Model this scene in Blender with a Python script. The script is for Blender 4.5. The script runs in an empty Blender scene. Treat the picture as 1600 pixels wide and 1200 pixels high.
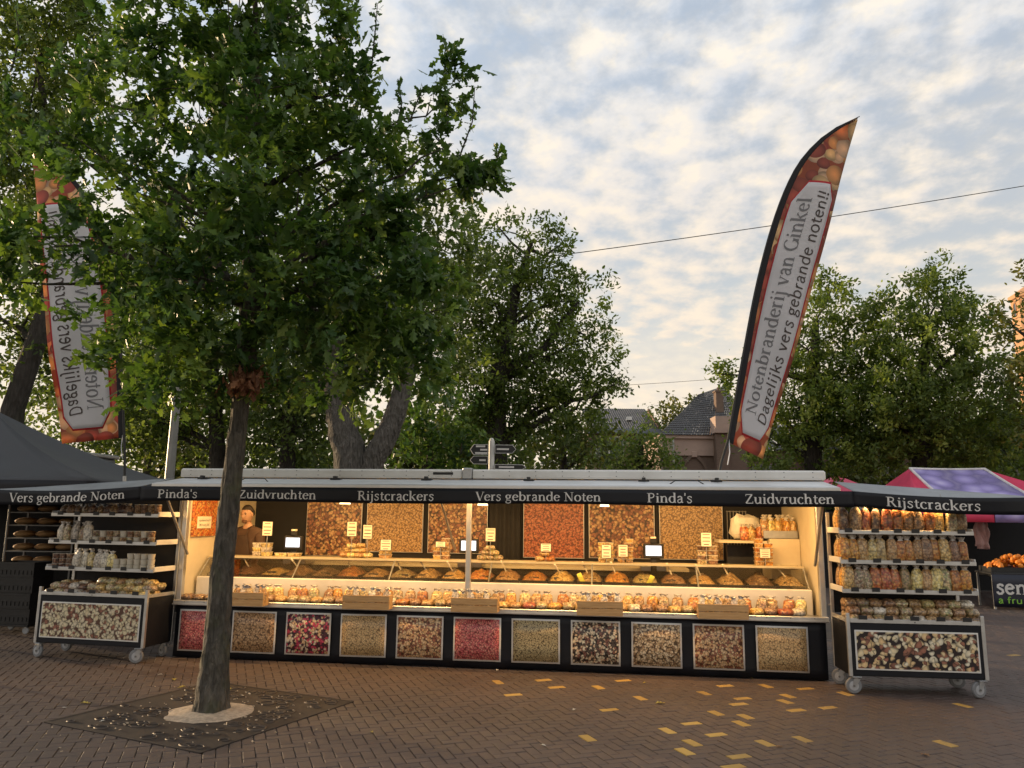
import bpy, bmesh, math, random
import numpy as np
from mathutils import Matrix, Vector, noise as mnoise
R = math.radians
PI = math.pi
sc = bpy.context.scene
col = sc.collection
random.seed(7)
rng = np.random.default_rng(11)

# ------------------------------------------------------------------ camera
CAM_H, CAM_P, CAM_R = 1.70, R(9.73), R(0.65)
_f = Vector((0, math.cos(CAM_P), math.sin(CAM_P)))
_r0 = Vector((1, 0, 0))
_u0 = _r0.cross(_f)
_r = _r0 * math.cos(CAM_R) + _u0 * math.sin(CAM_R)
_u = -_r0 * math.sin(CAM_R) + _u0 * math.cos(CAM_R)
cd = bpy.data.cameras.new('camera')
cd.sensor_width = 36.0
cd.lens = 36.0 * 1202.0 / 1600.0
cd.clip_start, cd.clip_end = 0.05, 1500
cam = bpy.data.objects.new('camera', cd)
col.objects.link(cam)
m = Matrix.Identity(4)
for i in range(3):
    m[i][0], m[i][1], m[i][2] = _r[i], _u[i], -_f[i]
m[2][3] = CAM_H
cam.matrix_world = m
sc.camera = cam

# ------------------------------------------------------------------ sky and sun
SUN_AZ, SUN_EL = R(-62), R(5.0)            # low sun, far left and behind the trees
w = bpy.data.worlds.new('World')
sc.world = w
w.use_nodes = True
w.cycles.sampling_method = 'MANUAL'
w.cycles.sample_map_resolution = 512
nt = w.node_tree
nt.nodes.clear()
def WN(t, **kw):
    n = nt.nodes.new(t)
    for k, v in kw.items():
        setattr(n, k, v)
    return n
def wl(a, b): nt.links.new(a, b)
wo = WN('ShaderNodeOutputWorld')
bg_sky = WN('ShaderNodeBackground'); bg_sky.inputs['Strength'].default_value = 0.15
sky = WN('ShaderNodeTexSky', sky_type='NISHITA')
sky.sun_disc = False
sky.sun_elevation = SUN_EL
sky.sun_rotation = SUN_AZ % (2 * PI)
sky.air_density, sky.dust_density, sky.ozone_density = 1.0, 0.6, 2.0
wl(sky.outputs[0], bg_sky.inputs['Color'])
tc = WN('ShaderNodeTexCoord')
sep = WN('ShaderNodeSeparateXYZ'); wl(tc.outputs['Generated'], sep.inputs[0])
def WM(op, a, b=None, clamp=False):
    n = WN('ShaderNodeMath', operation=op, use_clamp=clamp)
    for i, v in enumerate((a, b)):
        if v is None: continue
        if isinstance(v, (int, float)): n.inputs[i].default_value = v
        else: wl(v, n.inputs[i])
    return n.outputs[0]
zz = WM('ADD', WM('MAXIMUM', sep.outputs['Z'], 0.0), 0.16)
cx, cy = WM('DIVIDE', sep.outputs['X'], zz), WM('DIVIDE', sep.outputs['Y'], zz)
cmb = WN('ShaderNodeCombineXYZ'); wl(cx, cmb.inputs[0]); wl(cy, cmb.inputs[1])
mp = WN('ShaderNodeMapping'); mp.inputs['Rotation'].default_value = (0, 0, R(25)); mp.inputs['Scale'].default_value = (1.15, 1.0, 1); mp.inputs['Location'].default_value = (3.3, 1.7, 0)
wl(cmb.outputs[0], mp.inputs[0])
def WNoise(scale, detail, rough, dist, off=0.0):
    n = WN('ShaderNodeTexNoise'); n.noise_dimensions = '2D'
    n.inputs['Scale'].default_value = scale; n.inputs['Detail'].default_value = detail
    n.inputs['Roughness'].default_value = rough; n.inputs['Distortion'].default_value = dist
    vo_ = WN('ShaderNodeVectorMath', operation='ADD'); vo_.inputs[1].default_value = (off, off * .7, 0)
    wl(mp.outputs[0], vo_.inputs[0]); wl(vo_.outputs[0], n.inputs['Vector'])
    return n.outputs['Fac']
def WRamp(fac, stops):
    n = WN('ShaderNodeValToRGB'); e = n.color_ramp.elements
    while len(e) < len(stops): e.new(0.5)
    for el, (p, c) in zip(e, stops): el.position = p; el.color = (*c, 1)
    n.color_ramp.interpolation = 'EASE'
    wl(fac, n.inputs[0])
    return n.outputs[0]
big = WNoise(1.15, 2, 0.5, 0.0, 2.0)
puff = WNoise(10.0, 5, 0.55, 0.0, 5.0)
dens = WM('ADD', WM('MULTIPLY', big, 0.54), WM('MULTIPLY', puff, 0.54))
cover = WRamp(dens, [(0.40, (.54, .54, .54)), (0.64, (1, 1, 1))])
lit = WNoise(10.0, 4, 0.55, 0.0, 5.019)
# warm lit rims and cool grey bodies of the cloud sheet
hi_el = WRamp(lit, [(0.32, (0.66, 0.70, 0.76)), (0.52, (0.74, 0.74, 0.74)), (0.72, (0.90, 0.83, 0.72))])
lo_el = WRamp(lit, [(0.30, (0.78, 0.67, 0.555)), (0.70, (0.87, 0.73, 0.57))])
elev = WRamp(sep.outputs['Z'], [(0.16, (0, 0, 0)), (0.66, (1, 1, 1))])
ccol = WN('ShaderNodeMix', data_type='RGBA'); wl(elev, ccol.inputs['Factor']); wl(lo_el, ccol.inputs['A']); wl(hi_el, ccol.inputs['B'])
bg_cl = WN('ShaderNodeBackground'); bg_cl.inputs['Strength'].default_value = 0.53
wl(ccol.outputs['Result'], bg_cl.inputs['Color'])
low = WRamp(sep.outputs['Z'], [(0.10, (1, 1, 1)), (0.46, (0, 0, 0))])
mask = WM('MULTIPLY', WM('MAXIMUM', cover, low), 0.94, True)
mxs = WN('ShaderNodeMixShader'); wl(mask, mxs.inputs[0]); wl(bg_sky.outputs[0], mxs.inputs[1]); wl(bg_cl.outputs[0], mxs.inputs[2])
wl(mxs.outputs[0], wo.inputs['Surface'])

sl = bpy.data.lights.new('sun', 'SUN'); sl.energy = 2.2; sl.angle = R(0.6); sl.color = (1.0, 0.72, 0.42)
sun = bpy.data.objects.new('sun', sl); col.objects.link(sun)
sd = Vector((math.sin(SUN_AZ) * math.cos(SUN_EL), math.cos(SUN_AZ) * math.cos(SUN_EL), math.sin(SUN_EL)))
sun.rotation_euler = sd.to_track_quat('Z', 'Y').to_euler()
sun.location = sd * 60

sc.view_settings.view_transform = 'Standard'
sc.view_settings.look = 'None'
sc.view_settings.exposure = 1.2
sc.view_settings.gamma = 1.0
sc.view_settings.use_curve_mapping = False
sc.render.engine = 'CYCLES'
sc.cycles.use_denoising = True
sc.cycles.max_bounces = 5
sc.cycles.diffuse_bounces = 3
sc.cycles.glossy_bounces = 3
sc.cycles.transmission_bounces = 4
sc.cycles.transparent_max_bounces = 12
sc.cycles.caustics_reflective = False
sc.cycles.caustics_refractive = False
sc.cycles.sample_clamp_indirect = 4.0

def at(px, py, Y):
    """survey helper: the point at depth Y (metres in front of the camera) seen at a place of the photograph"""
    d = _f + _r * ((px - 800) / 1202.0) - _u * ((py - 600) / 1202.0)
    return Vector((0, 0, CAM_H)) + d * (Y / d.y)

# ------------------------------------------------------------------ helpers
def tag(o, label=None, cat=None, group=None, kind=None):
    if label: o['label'] = label
    if cat: o['category'] = cat
    if group: o['group'] = group
    if kind: o['kind'] = kind
    return o
def thing(name, label, cat, M=None, group=None):
    o = bpy.data.objects.new(name, None)
    o.empty_display_size = 0.1
    col.objects.link(o)
    if M is not None: o.matrix_world = M
    return tag(o, label, cat, group)
def T(x=0, y=0, z=0, rz=0, s=1):
    return Matrix.Translation((x, y, z)) @ Matrix.Rotation(rz, 4, 'Z') @ Matrix.Scale(s, 4)

class MB:
    """collects geometry of ONE mesh"""
    def __init__(s): s.v = []; s.f = []; s.mi = []; s.sm = []
    def add(s, vs, fs, mi=0, smooth=False):
        b = len(s.v); s.v += [tuple(v) for v in vs]
        s.f += [tuple(b + i for i in f) for f in fs]
        s.mi += [mi] * len(fs); s.sm += [smooth] * len(fs)
        return s
    def box(s, a, b, mi=0, M=None):
        x0, y0, z0 = a; x1, y1, z1 = b
        vs = [(x0,y0,z0),(x1,y0,z0),(x1,y1,z0),(x0,y1,z0),(x0,y0,z1),(x1,y0,z1),(x1,y1,z1),(x0,y1,z1)]
        if M is not None: vs = [M @ Vector(v) for v in vs]
        return s.add(vs, [(0,3,2,1),(4,5,6,7),(0,1,5,4),(1,2,6,5),(2,3,7,6),(3,0,4,7)], mi)
    def cbox(s, a, b, c=0.004, mi=0, M=None):
        """box with chamfered edges"""
        bm = bmesh.new(); bmesh.ops.create_cube(bm, size=1.0)
        for v in bm.verts:
            v.co = Vector([(a[i] + b[i]) / 2 + v.co[i] * (b[i] - a[i]) for i in range(3)])
        bmesh.ops.bevel(bm, geom=bm.edges[:], offset=c, segments=1, affect='EDGES')
        bm.verts.index_update()
        vs = [(M @ v.co if M is not None else v.co.copy()) for v in bm.verts]
        s.add(vs, [tuple(v.index for v in f.verts) for f in bm.faces], mi)
        bm.free(); return s
    def tube(s, pts, rad, n=8, mi=0, cap=True, smooth=True):
        pts = [Vector(p) for p in pts]
        rads = rad if isinstance(rad, (list, tuple)) else [rad] * len(pts)
        vs = []; fs = []
        up = None
        for i, p in enumerate(pts):
            d = (pts[min(i + 1, len(pts) - 1)] - pts[max(i - 1, 0)]).normalized()
            if up is None:
                up = Vector((0, 0, 1)) if abs(d.z) < 0.9 else Vector((1, 0, 0))
            a = d.cross(up).normalized(); b = a.cross(d).normalized(); up = b
            for k in range(n):
                t = 2 * PI * k / n
                vs.append(p + (a * math.cos(t) + b * math.sin(t)) * rads[i])
        for i in range(len(pts) - 1):
            for k in range(n):
                fs.append((i*n+k, i*n+(k+1) % n, (i+1)*n+(k+1) % n, (i+1)*n+k))
        s.add(vs, fs, mi, smooth)
        if cap:
            s.add(vs[:n], [tuple(range(n))], mi); s.add(vs[-n:], [tuple(reversed(range(n)))], mi)
        return s
    def lathe(s, prof, n=12, mi=0, M=None, smooth=True):
        vs = []; fs = []
        for r_, z in prof:
            for k in range(n):
                t = 2 * PI * k / n; vs.append(Vector((r_ * math.cos(t), r_ * math.sin(t), z)))
        for i in range(len(prof) - 1):
            for k in range(n):
                fs.append((i*n+k, i*n+(k+1) % n, (i+1)*n+(k+1) % n, (i+1)*n+k))
        fs.append(tuple(range(n - 1, -1, -1))); fs.append(tuple((len(prof)-1)*n+k for k in range(n)))
        if M is not None: vs = [M @ v for v in vs]
        return s.add(vs, fs, mi, smooth)
    def grid(s, fn, nu, nv, mi=0, smooth=True):
        vs = [fn(i / nu, j / nv) for j in range(nv + 1) for i in range(nu + 1)]
        fs = [(j*(nu+1)+i, j*(nu+1)+i+1, (j+1)*(nu+1)+i+1, (j+1)*(nu+1)+i) for j in range(nv) for i in range(nu)]
        return s.add(vs, fs, mi, smooth)
    def sheet(s, fn, nu, nv, t=0.004, mi=0):
        """a grid with real thickness: fn(u,v) surface, offset along its normal"""
        P = [[Vector(fn(i / nu, j / nv)) for i in range(nu + 1)] for j in range(nv + 1)]
        def nrm(i, j):
            a = P[j][min(i+1, nu)] - P[j][max(i-1, 0)]; b = P[min(j+1, nv)][i] - P[max(j-1, 0)][i]
            return a.cross(b).normalized()
        F = [P[j][i] for j in range(nv+1) for i in range(nu+1)]
        B = [P[j][i] - nrm(i, j) * t for j in range(nv+1) for i in range(nu+1)]
        W = nu + 1; N = len(F); fs = []
        for j in range(nv):
            for i in range(nu):
                q = (j*W+i, j*W+i+1, (j+1)*W+i+1, (j+1)*W+i)
                fs.append(q); fs.append(tuple(N + k for k in reversed(q)))
        rim = [j for j in range(W)] + [j*W+nu for j in range(1, nv+1)] + [nv*W+i for i in range(nu-1, -1, -1)] + [j*W for j in range(nv-1, 0, -1)]
        for a, b in zip(rim, rim[1:] + rim[:1]): fs.append((b, a, N + a, N + b))
        return s.add(F + B, fs, mi, True)
    def mesh(s, name, mats):
        me = bpy.data.meshes.new(name)
        me.from_pydata(s.v, [], s.f)
        mats = mats if isinstance(mats, (list, tuple)) else [mats]
        for mm in mats: me.materials.append(mm)
        me.polygons.foreach_set('material_index', s.mi)
        me.polygons.foreach_set('use_smooth', s.sm)
        me.update()
        return me
    def build(s, name, mats, parent=None, M=None):
        return link(name, s.mesh(name, mats), parent, M)
def link(name, me, parent=None, M=None):
    o = bpy.data.objects.new(name, me); col.objects.link(o)
    if parent is not None: o.parent = parent
    if M is not None:
        if parent is not None: o.matrix_local = M
        else: o.matrix_world = M
    return o
def blob(n1, n2, fn, mi=0, mb=None):
    """closed sphere-like surface: fn(unit vector)->point"""
    mb = mb or MB(); vs = [fn(Vector((0, 0, -1)))]; fs = []
    for j in range(1, n2):
        ph = -PI/2 + PI * j / n2
        for i in range(n1):
            t = 2 * PI * i / n1
            vs.append(fn(Vector((math.cos(ph)*math.cos(t), math.cos(ph)*math.sin(t), math.sin(ph)))))
    vs.append(fn(Vector((0, 0, 1))))
    for i in range(n1): fs.append((0, 1 + (i+1) % n1, 1 + i))
    for j in range(n2 - 2):
        for i in range(n1):
            a = 1 + j*n1; fs.append((a+i, a+(i+1) % n1, a+n1+(i+1) % n1, a+n1+i))
    a = 1 + (n2-2)*n1
    for i in range(n1): fs.append((a+i, a+(i+1) % n1, len(vs)-1))
    return mb.add(vs, fs, mi, True)
ORD = ['', 'first', 'second', 'third', 'fourth', 'fifth', 'sixth', 'seventh', 'eighth', 'ninth', 'tenth', 'eleventh', 'twelfth', 'thirteenth',
       'fourteenth', 'fifteenth', 'sixteenth', 'seventeenth', 'eighteenth', 'nineteenth', 'twentieth'] + ['twenty-' + x for x in
       ('first', 'second', 'third', 'fourth', 'fifth', 'sixth', 'seventh', 'eighth', 'ninth')] + ['thirtieth'] + ['thirty-' + x for x in
       ('first', 'second', 'third', 'fourth', 'fifth', 'sixth', 'seventh', 'eighth', 'ninth')] + ['fortieth'] + ['forty-' + x for x in
       ('first', 'second', 'third', 'fourth', 'fifth', 'sixth', 'seventh', 'eighth', 'ninth')]

# ------------------------------------------------------------------ materials
class NB:
    def __init__(s, name):
        s.m = bpy.data.materials.new(name); s.m.use_nodes = True
        s.nt = s.m.node_tree; s.nt.nodes.clear()
        s.out = s.N('ShaderNodeOutputMaterial'); s.p = s.N('ShaderNodeBsdfPrincipled')
        s.L(s.p.outputs[0], s.out.inputs['Surface'])
    def N(s, t, **kw):
        n = s.nt.nodes.new(t)
        for k, v in kw.items(): setattr(n, k, v)
        return n
    def L(s, a, b): s.nt.links.new(a, b)
    def put(s, v, sock):
        if v is None: return
        if hasattr(v, 'is_output') or isinstance(v, bpy.types.NodeSocket): s.L(v, sock)
        else: sock.default_value = v
    def math(s, op, a, b=None, c=None, clamp=False):
        n = s.N('ShaderNodeMath', operation=op, use_clamp=clamp)
        for i, v in enumerate((a, b, c)): s.put(v, n.inputs[i])
        return n.outputs[0]
    def mix(s, f, a, b, mode='MIX'):
        n = s.N('ShaderNodeMix', data_type='RGBA', blend_type=mode)
        s.put(f, n.inputs['Factor'])
        for v, k in ((a, 'A'), (b, 'B')):
            s.put((*v, 1) if isinstance(v, tuple) and len(v) == 3 else v, n.inputs[k])
        return n.outputs['Result']
    def coord(s, kind='Object'): return s.N('ShaderNodeTexCoord').outputs[kind]
    def mapping(s, v, scale=(1,1,1), rot=(0,0,0), loc=(0,0,0)):
        n = s.N('ShaderNodeMapping'); s.L(v, n.inputs[0])
        n.inputs['Scale'].default_value = scale; n.inputs['Rotation'].default_value = rot; n.inputs['Location'].default_value = loc
        return n.outputs[0]
    def noise(s, v, scale, detail=4, rough=.55, dist=0, out='Fac'):
        n = s.N('ShaderNodeTexNoise'); s.put(v, n.inputs['Vector'])
        n.inputs['Scale'].default_value = scale; n.inputs['Detail'].default_value = detail
        n.inputs['Roughness'].default_value = rough; n.inputs['Distortion'].default_value = dist
        return n.outputs[out]
    def vor(s, v, scale, feature='F1', rnd=1.0, dim='3D'):
        n = s.N('ShaderNodeTexVoronoi', feature=feature, voronoi_dimensions=dim); s.put(v, n.inputs['Vector'])
        n.inputs['Scale'].default_value = scale; n.inputs['Randomness'].default_value = rnd
        return n
    def ramp(s, f, stops, interp='LINEAR'):
        n = s.N('ShaderNodeValToRGB'); e = n.color_ramp.elements; n.color_ramp.interpolation = interp
        while len(e) < len(stops): e.new(0.5)
        for el, (p, c) in zip(e, stops):
            el.position = p; el.color = (*c, 1) if len(c) == 3 else c
        s.L(f, n.inputs[0]); return n.outputs[0]
    def bump(s, h, strength=.3, dist=.01):
        n = s.N('ShaderNodeBump'); s.L(h, n.inputs['Height'])
        n.inputs['Strength'].default_value = strength; n.inputs['Distance'].default_value = dist
        s.L(n.outputs[0], s.p.inputs['Normal']); return n
    def base(s, c): s.put((*c, 1) if isinstance(c, tuple) and len(c) == 3 else c, s.p.inputs['Base Color'])
    def set(s, **kw):
        for k, v in kw.items(): s.put(v, s.p.inputs[k.replace('_', ' ')])
def mat(name, c, rough=.55, metal=0, var=.18, scale=6, bump=.12, bd=.004, coat=0, spec=.5, bscale=None, dirt=None):
    b = NB(name); v = b.coord()
    n = b.noise(v, scale, 5, .6)
    lo = tuple(x * (1 - var) for x in c); hi = tuple(min(1, x * (1 + var)) for x in c)
    cc = b.ramp(n, [(.3, lo), (.7, hi)])
    if dirt:
        d = b.ramp(b.noise(v, scale * .35, 6, .65), [(.48, (0,0,0)), (.68, (1,1,1))])
        cc = b.mix(b.math('MULTIPLY', d, .6), cc, dirt)
    b.base(cc)
    b.set(Roughness=b.math('MULTIPLY_ADD', n, .25, rough - .12), Metallic=metal, Coat_Weight=coat)
    b.p.inputs['Specular IOR Level'].default_value = spec
    if bump: b.bump(b.noise(v, bscale or scale * 6, 4, .6), bump, bd)
    return b.m
def emit(name, c, s):
    b = NB(name); b.base(c); b.p.inputs['Emission Color'].default_value = (*c, 1); b.p.inputs['Emission Strength'].default_value = s
    return b.m
def glassy(name, tint=(1, 1, 1), refl=.10):
    b = NB(name); t = b.N('ShaderNodeBsdfTransparent'); t.inputs[0].default_value = (*tint, 1)
    g = b.N('ShaderNodeBsdfGlossy'); g.inputs['Roughness'].default_value = .03
    lw = b.N('ShaderNodeLayerWeight'); lw.inputs[0].default_value = .25
    f = b.math('MULTIPLY_ADD', lw.outputs['Fresnel'], .6, refl * .3, clamp=True)
    mx = b.N('ShaderNodeMixShader'); b.L(f, mx.inputs[0]); b.L(t.outputs[0], mx.inputs[1]); b.L(g.outputs[0], mx.inputs[2])
    b.L(mx.outputs[0], b.out.inputs['Surface']); return b.m

def nut_print(name, palette, bg, size, elong=1.0, bend=0.0, layers=4, plane='XZ', rough=.45, coat=.12, edge=.34, keep=1.0, warmth=None):
    """printed photograph of nuts: layers of randomly turned beans, flat print"""
    b = NB(name); v = b.coord()
    if plane == 'XZ': v = b.mapping(v, rot=(R(-90), 0, 0))
    else:
        s0 = b.N('ShaderNodeSeparateXYZ'); b.L(v, s0.inputs[0]); c0_ = b.N('ShaderNodeCombineXYZ'); b.L(s0.outputs[1], c0_.inputs[0]); b.L(s0.outputs[2], c0_.inputs[1]); v = c0_.outputs[0]
    colr = b.mix(b.noise(v, 1.2 / size, 3), tuple(x * .6 for x in bg), bg)
    SZ = (1.0, .74, 1.15, .66, .9)
    for k in range(layers):
        q = b.mapping(v, scale=(1/(size*SZ[k]), 1/(size*SZ[k]), 0), loc=(3.7 * k + 1.3, 5.1 * k + .7, 0), rot=(0, 0, .7 * k))
        vo = b.vor(q, 1.0, rnd=.85, dim='2D')
        d = b.N('ShaderNodeVectorMath', operation='SUBTRACT'); b.L(q, d.inputs[0]); b.L(vo.outputs['Position'], d.inputs[1])
        cs = b.N('ShaderNodeSeparateColor'); b.L(vo.outputs['Color'], cs.inputs[0])
        vr = b.N('ShaderNodeVectorRotate', rotation_type='Z_AXIS'); b.L(d.outputs[0], vr.inputs['Vector']); b.L(b.math('MULTIPLY', cs.outputs[0], 6.28), vr.inputs['Angle'])
        sp = b.N('ShaderNodeSeparateXYZ'); b.L(vr.outputs[0], sp.inputs[0])
        x, y = sp.outputs[0], sp.outputs[1]
        y2 = b.math('ADD', y, b.math('MULTIPLY', b.math('MULTIPLY', x, x), bend * 2.0))
        y3 = b.math('SUBTRACT', y2, bend * .12)
        rx = b.math('MULTIPLY', x, 1 / .42); ry = b.math('MULTIPLY', y3, elong * .9 / .42)
        r2 = b.math('ADD', b.math('MULTIPLY', rx, rx), b.math('MULTIPLY', ry, ry))
        rr = b.math('SQRT', r2)
        mask = b.math('LESS_THAN', rr, 1.0)
        if keep < 1: mask = b.math('MULTIPLY', mask, b.math('LESS_THAN', cs.outputs[2], keep))
        n = len(palette)
        pc = b.ramp(cs.outputs[1], [(i / n, c) for i, c in enumerate(palette)], 'CONSTANT')
        grain = b.noise(q, 5, 3)
        pc = b.mix(b.math('MULTIPLY', grain, .35), pc, tuple(x_ * .45 for x_ in palette[0]))
        sh = b.ramp(b.math('ADD', rr, b.math('MULTIPLY', ry, -.28)), [(0.0, (1.18,)*3), (.55, (.95,)*3), (1.05, (edge,)*3)])
        pc = b.mix(1.0, pc, sh, 'MULTIPLY')
        colr = b.mix(mask, colr, pc)
    b.base(colr); b.set(Roughness=rough, Coat_Weight=coat)
    return b.m
def bag_mat(name, palette, size, gloss=.18, dark=.30, film=.07):
    """nuts or snacks packed in clear film: lumpy contents under a glossy wrap"""
    b = NB(name); v = b.coord(); oi = b.N('ShaderNodeObjectInfo')
    v2 = b.N('ShaderNodeVectorMath', operation='ADD'); b.L(v, v2.inputs[0])
    sc_ = b.N('ShaderNodeVectorMath', operation='SCALE'); b.L(oi.outputs['Location'], sc_.inputs[0]); sc_.inputs['Scale'].default_value = 3.17
    b.L(sc_.outputs[0], v2.inputs[1])
    vo = b.vor(v2.outputs[0], 1 / size); cs = b.N('ShaderNodeSeparateColor'); b.L(vo.outputs['Color'], cs.inputs[0])
    n = len(palette)
    c = b.ramp(cs.outputs[0], [(i / n, p) for i, p in enumerate(palette)], 'CONSTANT')
    gap = b.ramp(vo.outputs['Distance'], [(.35, (1, 1, 1)), (.85, (dark,)*3)])
    c = b.mix(1.0, c, gap, 'MULTIPLY')
    hs = b.N('ShaderNodeHueSaturation'); b.L(c, hs.inputs['Color'])
    b.L(b.math('MULTIPLY_ADD', oi.outputs['Random'], .5, .75), hs.inputs['Value'])
    b.L(b.math('MULTIPLY_ADD', oi.outputs['Random'], .03, .485), hs.inputs['Hue'])
    glint = b.ramp(b.noise(v2.outputs[0], 26, 4, .6, 1.2), [(.5, (0,0,0)), (.72, (1,1,1))])
    c = b.mix(b.math('MULTIPLY', glint, film * 2.2), hs.outputs[0], (.8, .78, .74))  # white glints of the wrap painted into the colour
    b.base(c); b.set(Roughness=.45, Coat_Weight=.5, Coat_Roughness=gloss)
    h = b.math('ADD', b.math('MULTIPLY', vo.outputs['Distance'], -.6), b.noise(v2.outputs[0], 34, 3, .6, 1.0))
    b.bump(h, .55, .012)
    return b.m
MT = {}
MT['alu'] = mat('aluminium', (.58, .58, .57), .38, .85, .12, 5, .05)
MT['steel_dark'] = mat('weathered_steel', (.20, .20, .20), .5, .8, .2, 8)
MT['zinc'] = mat('zinc_plate', (.42, .43, .44), .42, .9, .15, 14)
MT['white'] = mat('white_lacquer', (.72, .71, .68), .45, 0, .06, 3, .03, dirt=(.5, .48, .43))
MT['cream'] = mat('cream_panel', (.70, .62, .46), .5, 0, .08, 3, .04, dirt=(.55, .45, .3))
MT['tarp'] = mat('black_tarpaulin', (.008, .009, .013), .55, 0, .3, 3, .35, .02, coat=.04, bscale=4, spec=.3)
MT['black'] = mat('black_plastic', (.015, .015, .016), .45, 0, .3, 9)
MT['black_matt'] = mat('black_cloth', (.014, .014, .016), .85, 0, .3, 9)
MT['greytarp'] = mat('grey_tarpaulin', (.26, .28, .30), .5, 0, .14, 4, .25, .02, bscale=7, dirt=(.17, .18, .19))
MT['letter'] = mat('silver_white_print', (.72, .70, .67), .5, 0, .08, 20, 0)
MT['rubber'] = mat('grey_rubber', (.30, .31, .32), .65, 0, .15, 20, .1)
MT['wood'] = None
# ------------------------------------------------------------------ ground
TR = Matrix.Translation((-3.992, 9.563, 0)) @ Matrix.Rotation(R(-7.414), 4, 'Z')     # trailer frame: x along the counter, y to the back
TRI = TR.inverted()
b = NB('paving_bed'); v = b.coord()
bt = b.N('ShaderNodeTexBrick'); b.L(b.mapping(v, rot=(0, 0, R(20)), scale=(1, 1, 1)), bt.inputs['Vector'])
bt.inputs['Scale'].default_value = 4.9; bt.inputs['Mortar Size'].default_value = .012
bt.inputs['Color1'].default_value = (.15, .115, .10, 1); bt.inputs['Color2'].default_value = (.115, .09, .08, 1); bt.inputs['Mortar'].default_value = (.05, .045, .04, 1)
geo = b.N('ShaderNodeNewGeometry'); sp = b.N('ShaderNodeSeparateXYZ'); b.L(geo.outputs['Position'], sp.inputs[0])
far = b.ramp(b.math('MULTIPLY', sp.outputs[1], .02), [(.36, (0, 0, 0)), (.38, (1, 1, 1))])
b.base(b.mix(far, b.mix(b.noise(v, 30, 4), (.035, .027, .022), (.065, .052, .042)), b.mix(b.noise(v, .6, 5), bt.outputs[0], (.13, .11, .10))))
b.set(Roughness=.85)
pav = MB().add([(-220, -60, -.011), (220, -60, -.011), (220, 420, -.011), (-220, 420, -.011)], [(0, 1, 2, 3)]).build('pavement', b.m)
tag(pav, 'brown brick paved market square', None, None, 'structure')

def brick_mat(name, ca, cb, cc, worn):
    b = NB(name); v = b.coord(); g = b.N('ShaderNodeNewGeometry'); oi = b.N('ShaderNodeObjectInfo')
    rnd = b.math('FRACT', b.math('ADD', g.outputs['Random Per Island'], oi.outputs['Random']))
    c = b.ramp(rnd, [(0, ca), (.4, cb), (.75, cc), (1, ca)])
    pos = g.outputs['Position']
    big = b.noise(pos, .55, 5, .6)
    c = b.mix(b.ramp(big, [(.42, (0, 0, 0)), (.66, (.75,)*3)]), c, (.062, .048, .042))
    gr = b.noise(pos, 60, 4, .65)
    c = b.mix(b.math('MULTIPLY', gr, .5), c, worn)
    st = b.ramp(b.noise(pos, 6, 5, .7), [(.62, (0, 0, 0)), (.72, (.5,)*3)])
    c = b.mix(st, c, (.13, .112, .10))
    b.base(c)
    b.set(Roughness=b.math('MULTIPLY_ADD', big, -.5, .80))
    b.bump(b.noise(pos, 110, 4, .7), .35, .004)
    return b.m
M_BR = brick_mat('paving_brick', (.106, .073, .060), (.092, .068, .060), (.118, .081, .066), (.074, .057, .049))
M_YB = brick_mat('ochre_brick', (.60, .36, .07), (.66, .42, .10), (.55, .33, .06), (.40, .27, .10))
U = .0892; BA = R(20)
ca, sa = math.cos(BA), math.sin(BA)
G0 = Vector((-2.60, 7.05, 0)); GA = R(-26); GH = .87        # tree grate centre, turn, half side
def in_grate(x, y, m=0):
    dx, dy = x - G0.x, y - G0.y; c, s = math.cos(-GA), math.sin(-GA)
    return max(abs(dx * c - dy * s), abs(dx * s + dy * c)) < GH + m
cells = []
N_ = 225
for i in range(-N_, N_):
    for j in range(-N_, N_):
        k = (i - j) % 4
        if k not in (0, 3): continue
        lx, ly = ((i + 1) * U, (j + .5) * U) if k == 0 else ((i + .5) * U, (j + 1) * U)
        x, y = lx * ca - ly * sa, lx * sa + ly * ca + 9.0
        if y < 4.4 or y > 19.5 or abs(x) > .72 * y + 1.6 or in_grate(x, y, -.085): continue
        q = TRI @ Vector((x, y, 0))
        if .1 < q.x < 7.35 and q.y > .25: continue
        if y > 11.5 and -5.5 < x < 6.5: continue
        cells.append((x, y, BA if k == 0 else BA + PI / 2))
cells = np.array(cells)
def gpt(px, py):
    d = _f + _r * ((px - 800) / 1202.0) - _u * ((py - 600) / 1202.0)
    return Vector((0, 0, CAM_H)) + d * (-CAM_H / d.z)
ybl = [(152,84,1),(245,70,0),(307,92,0),(182,113,0),(420,93,1),(463,75,0),(570,129,1),(455,163,0),(351,235,1),(715,162,1),(648,187,0),(608,215,1),(787,192,1),(720,218,0),(680,250,1),(660,276,1),(736,301,0),(790,238,1),(855,288,0),(855,180,1),(827,148,0),(838,130,0),(752,113,1),(757,91,0),(847,91,1),(940,116,1),(962,135,1),(995,166,0),(1085,156,0),(963,236,1),(1400,256,1),(1462,146,1),(1135,118,1),(908,93,0),(1570,6,0)]
yel = set()
for zx, zy, o in ybl:
    p = gpt(700 + zx * .5625, 1020 + zy * .5625)
    ang = BA if o == 0 else BA + PI / 2
    d = np.hypot(cells[:, 0] - p.x, cells[:, 1] - p.y) + (np.abs(cells[:, 2] - ang) > .1) * .5
    for q_ in yel: d[np.hypot(cells[:, 0] - cells[q_, 0], cells[:, 1] - cells[q_, 1]) < .23] += 9
    yel.add(int(np.argmin(d)))
order = np.argsort(np.hypot(cells[:, 0], cells[:, 1]))
inview = [k for k in order if abs(cells[k, 0]) < .665 * cells[k, 1] + .1 and cells[k, 1] > 5.4]
single = set(yel) | set(inview[:264])
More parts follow.
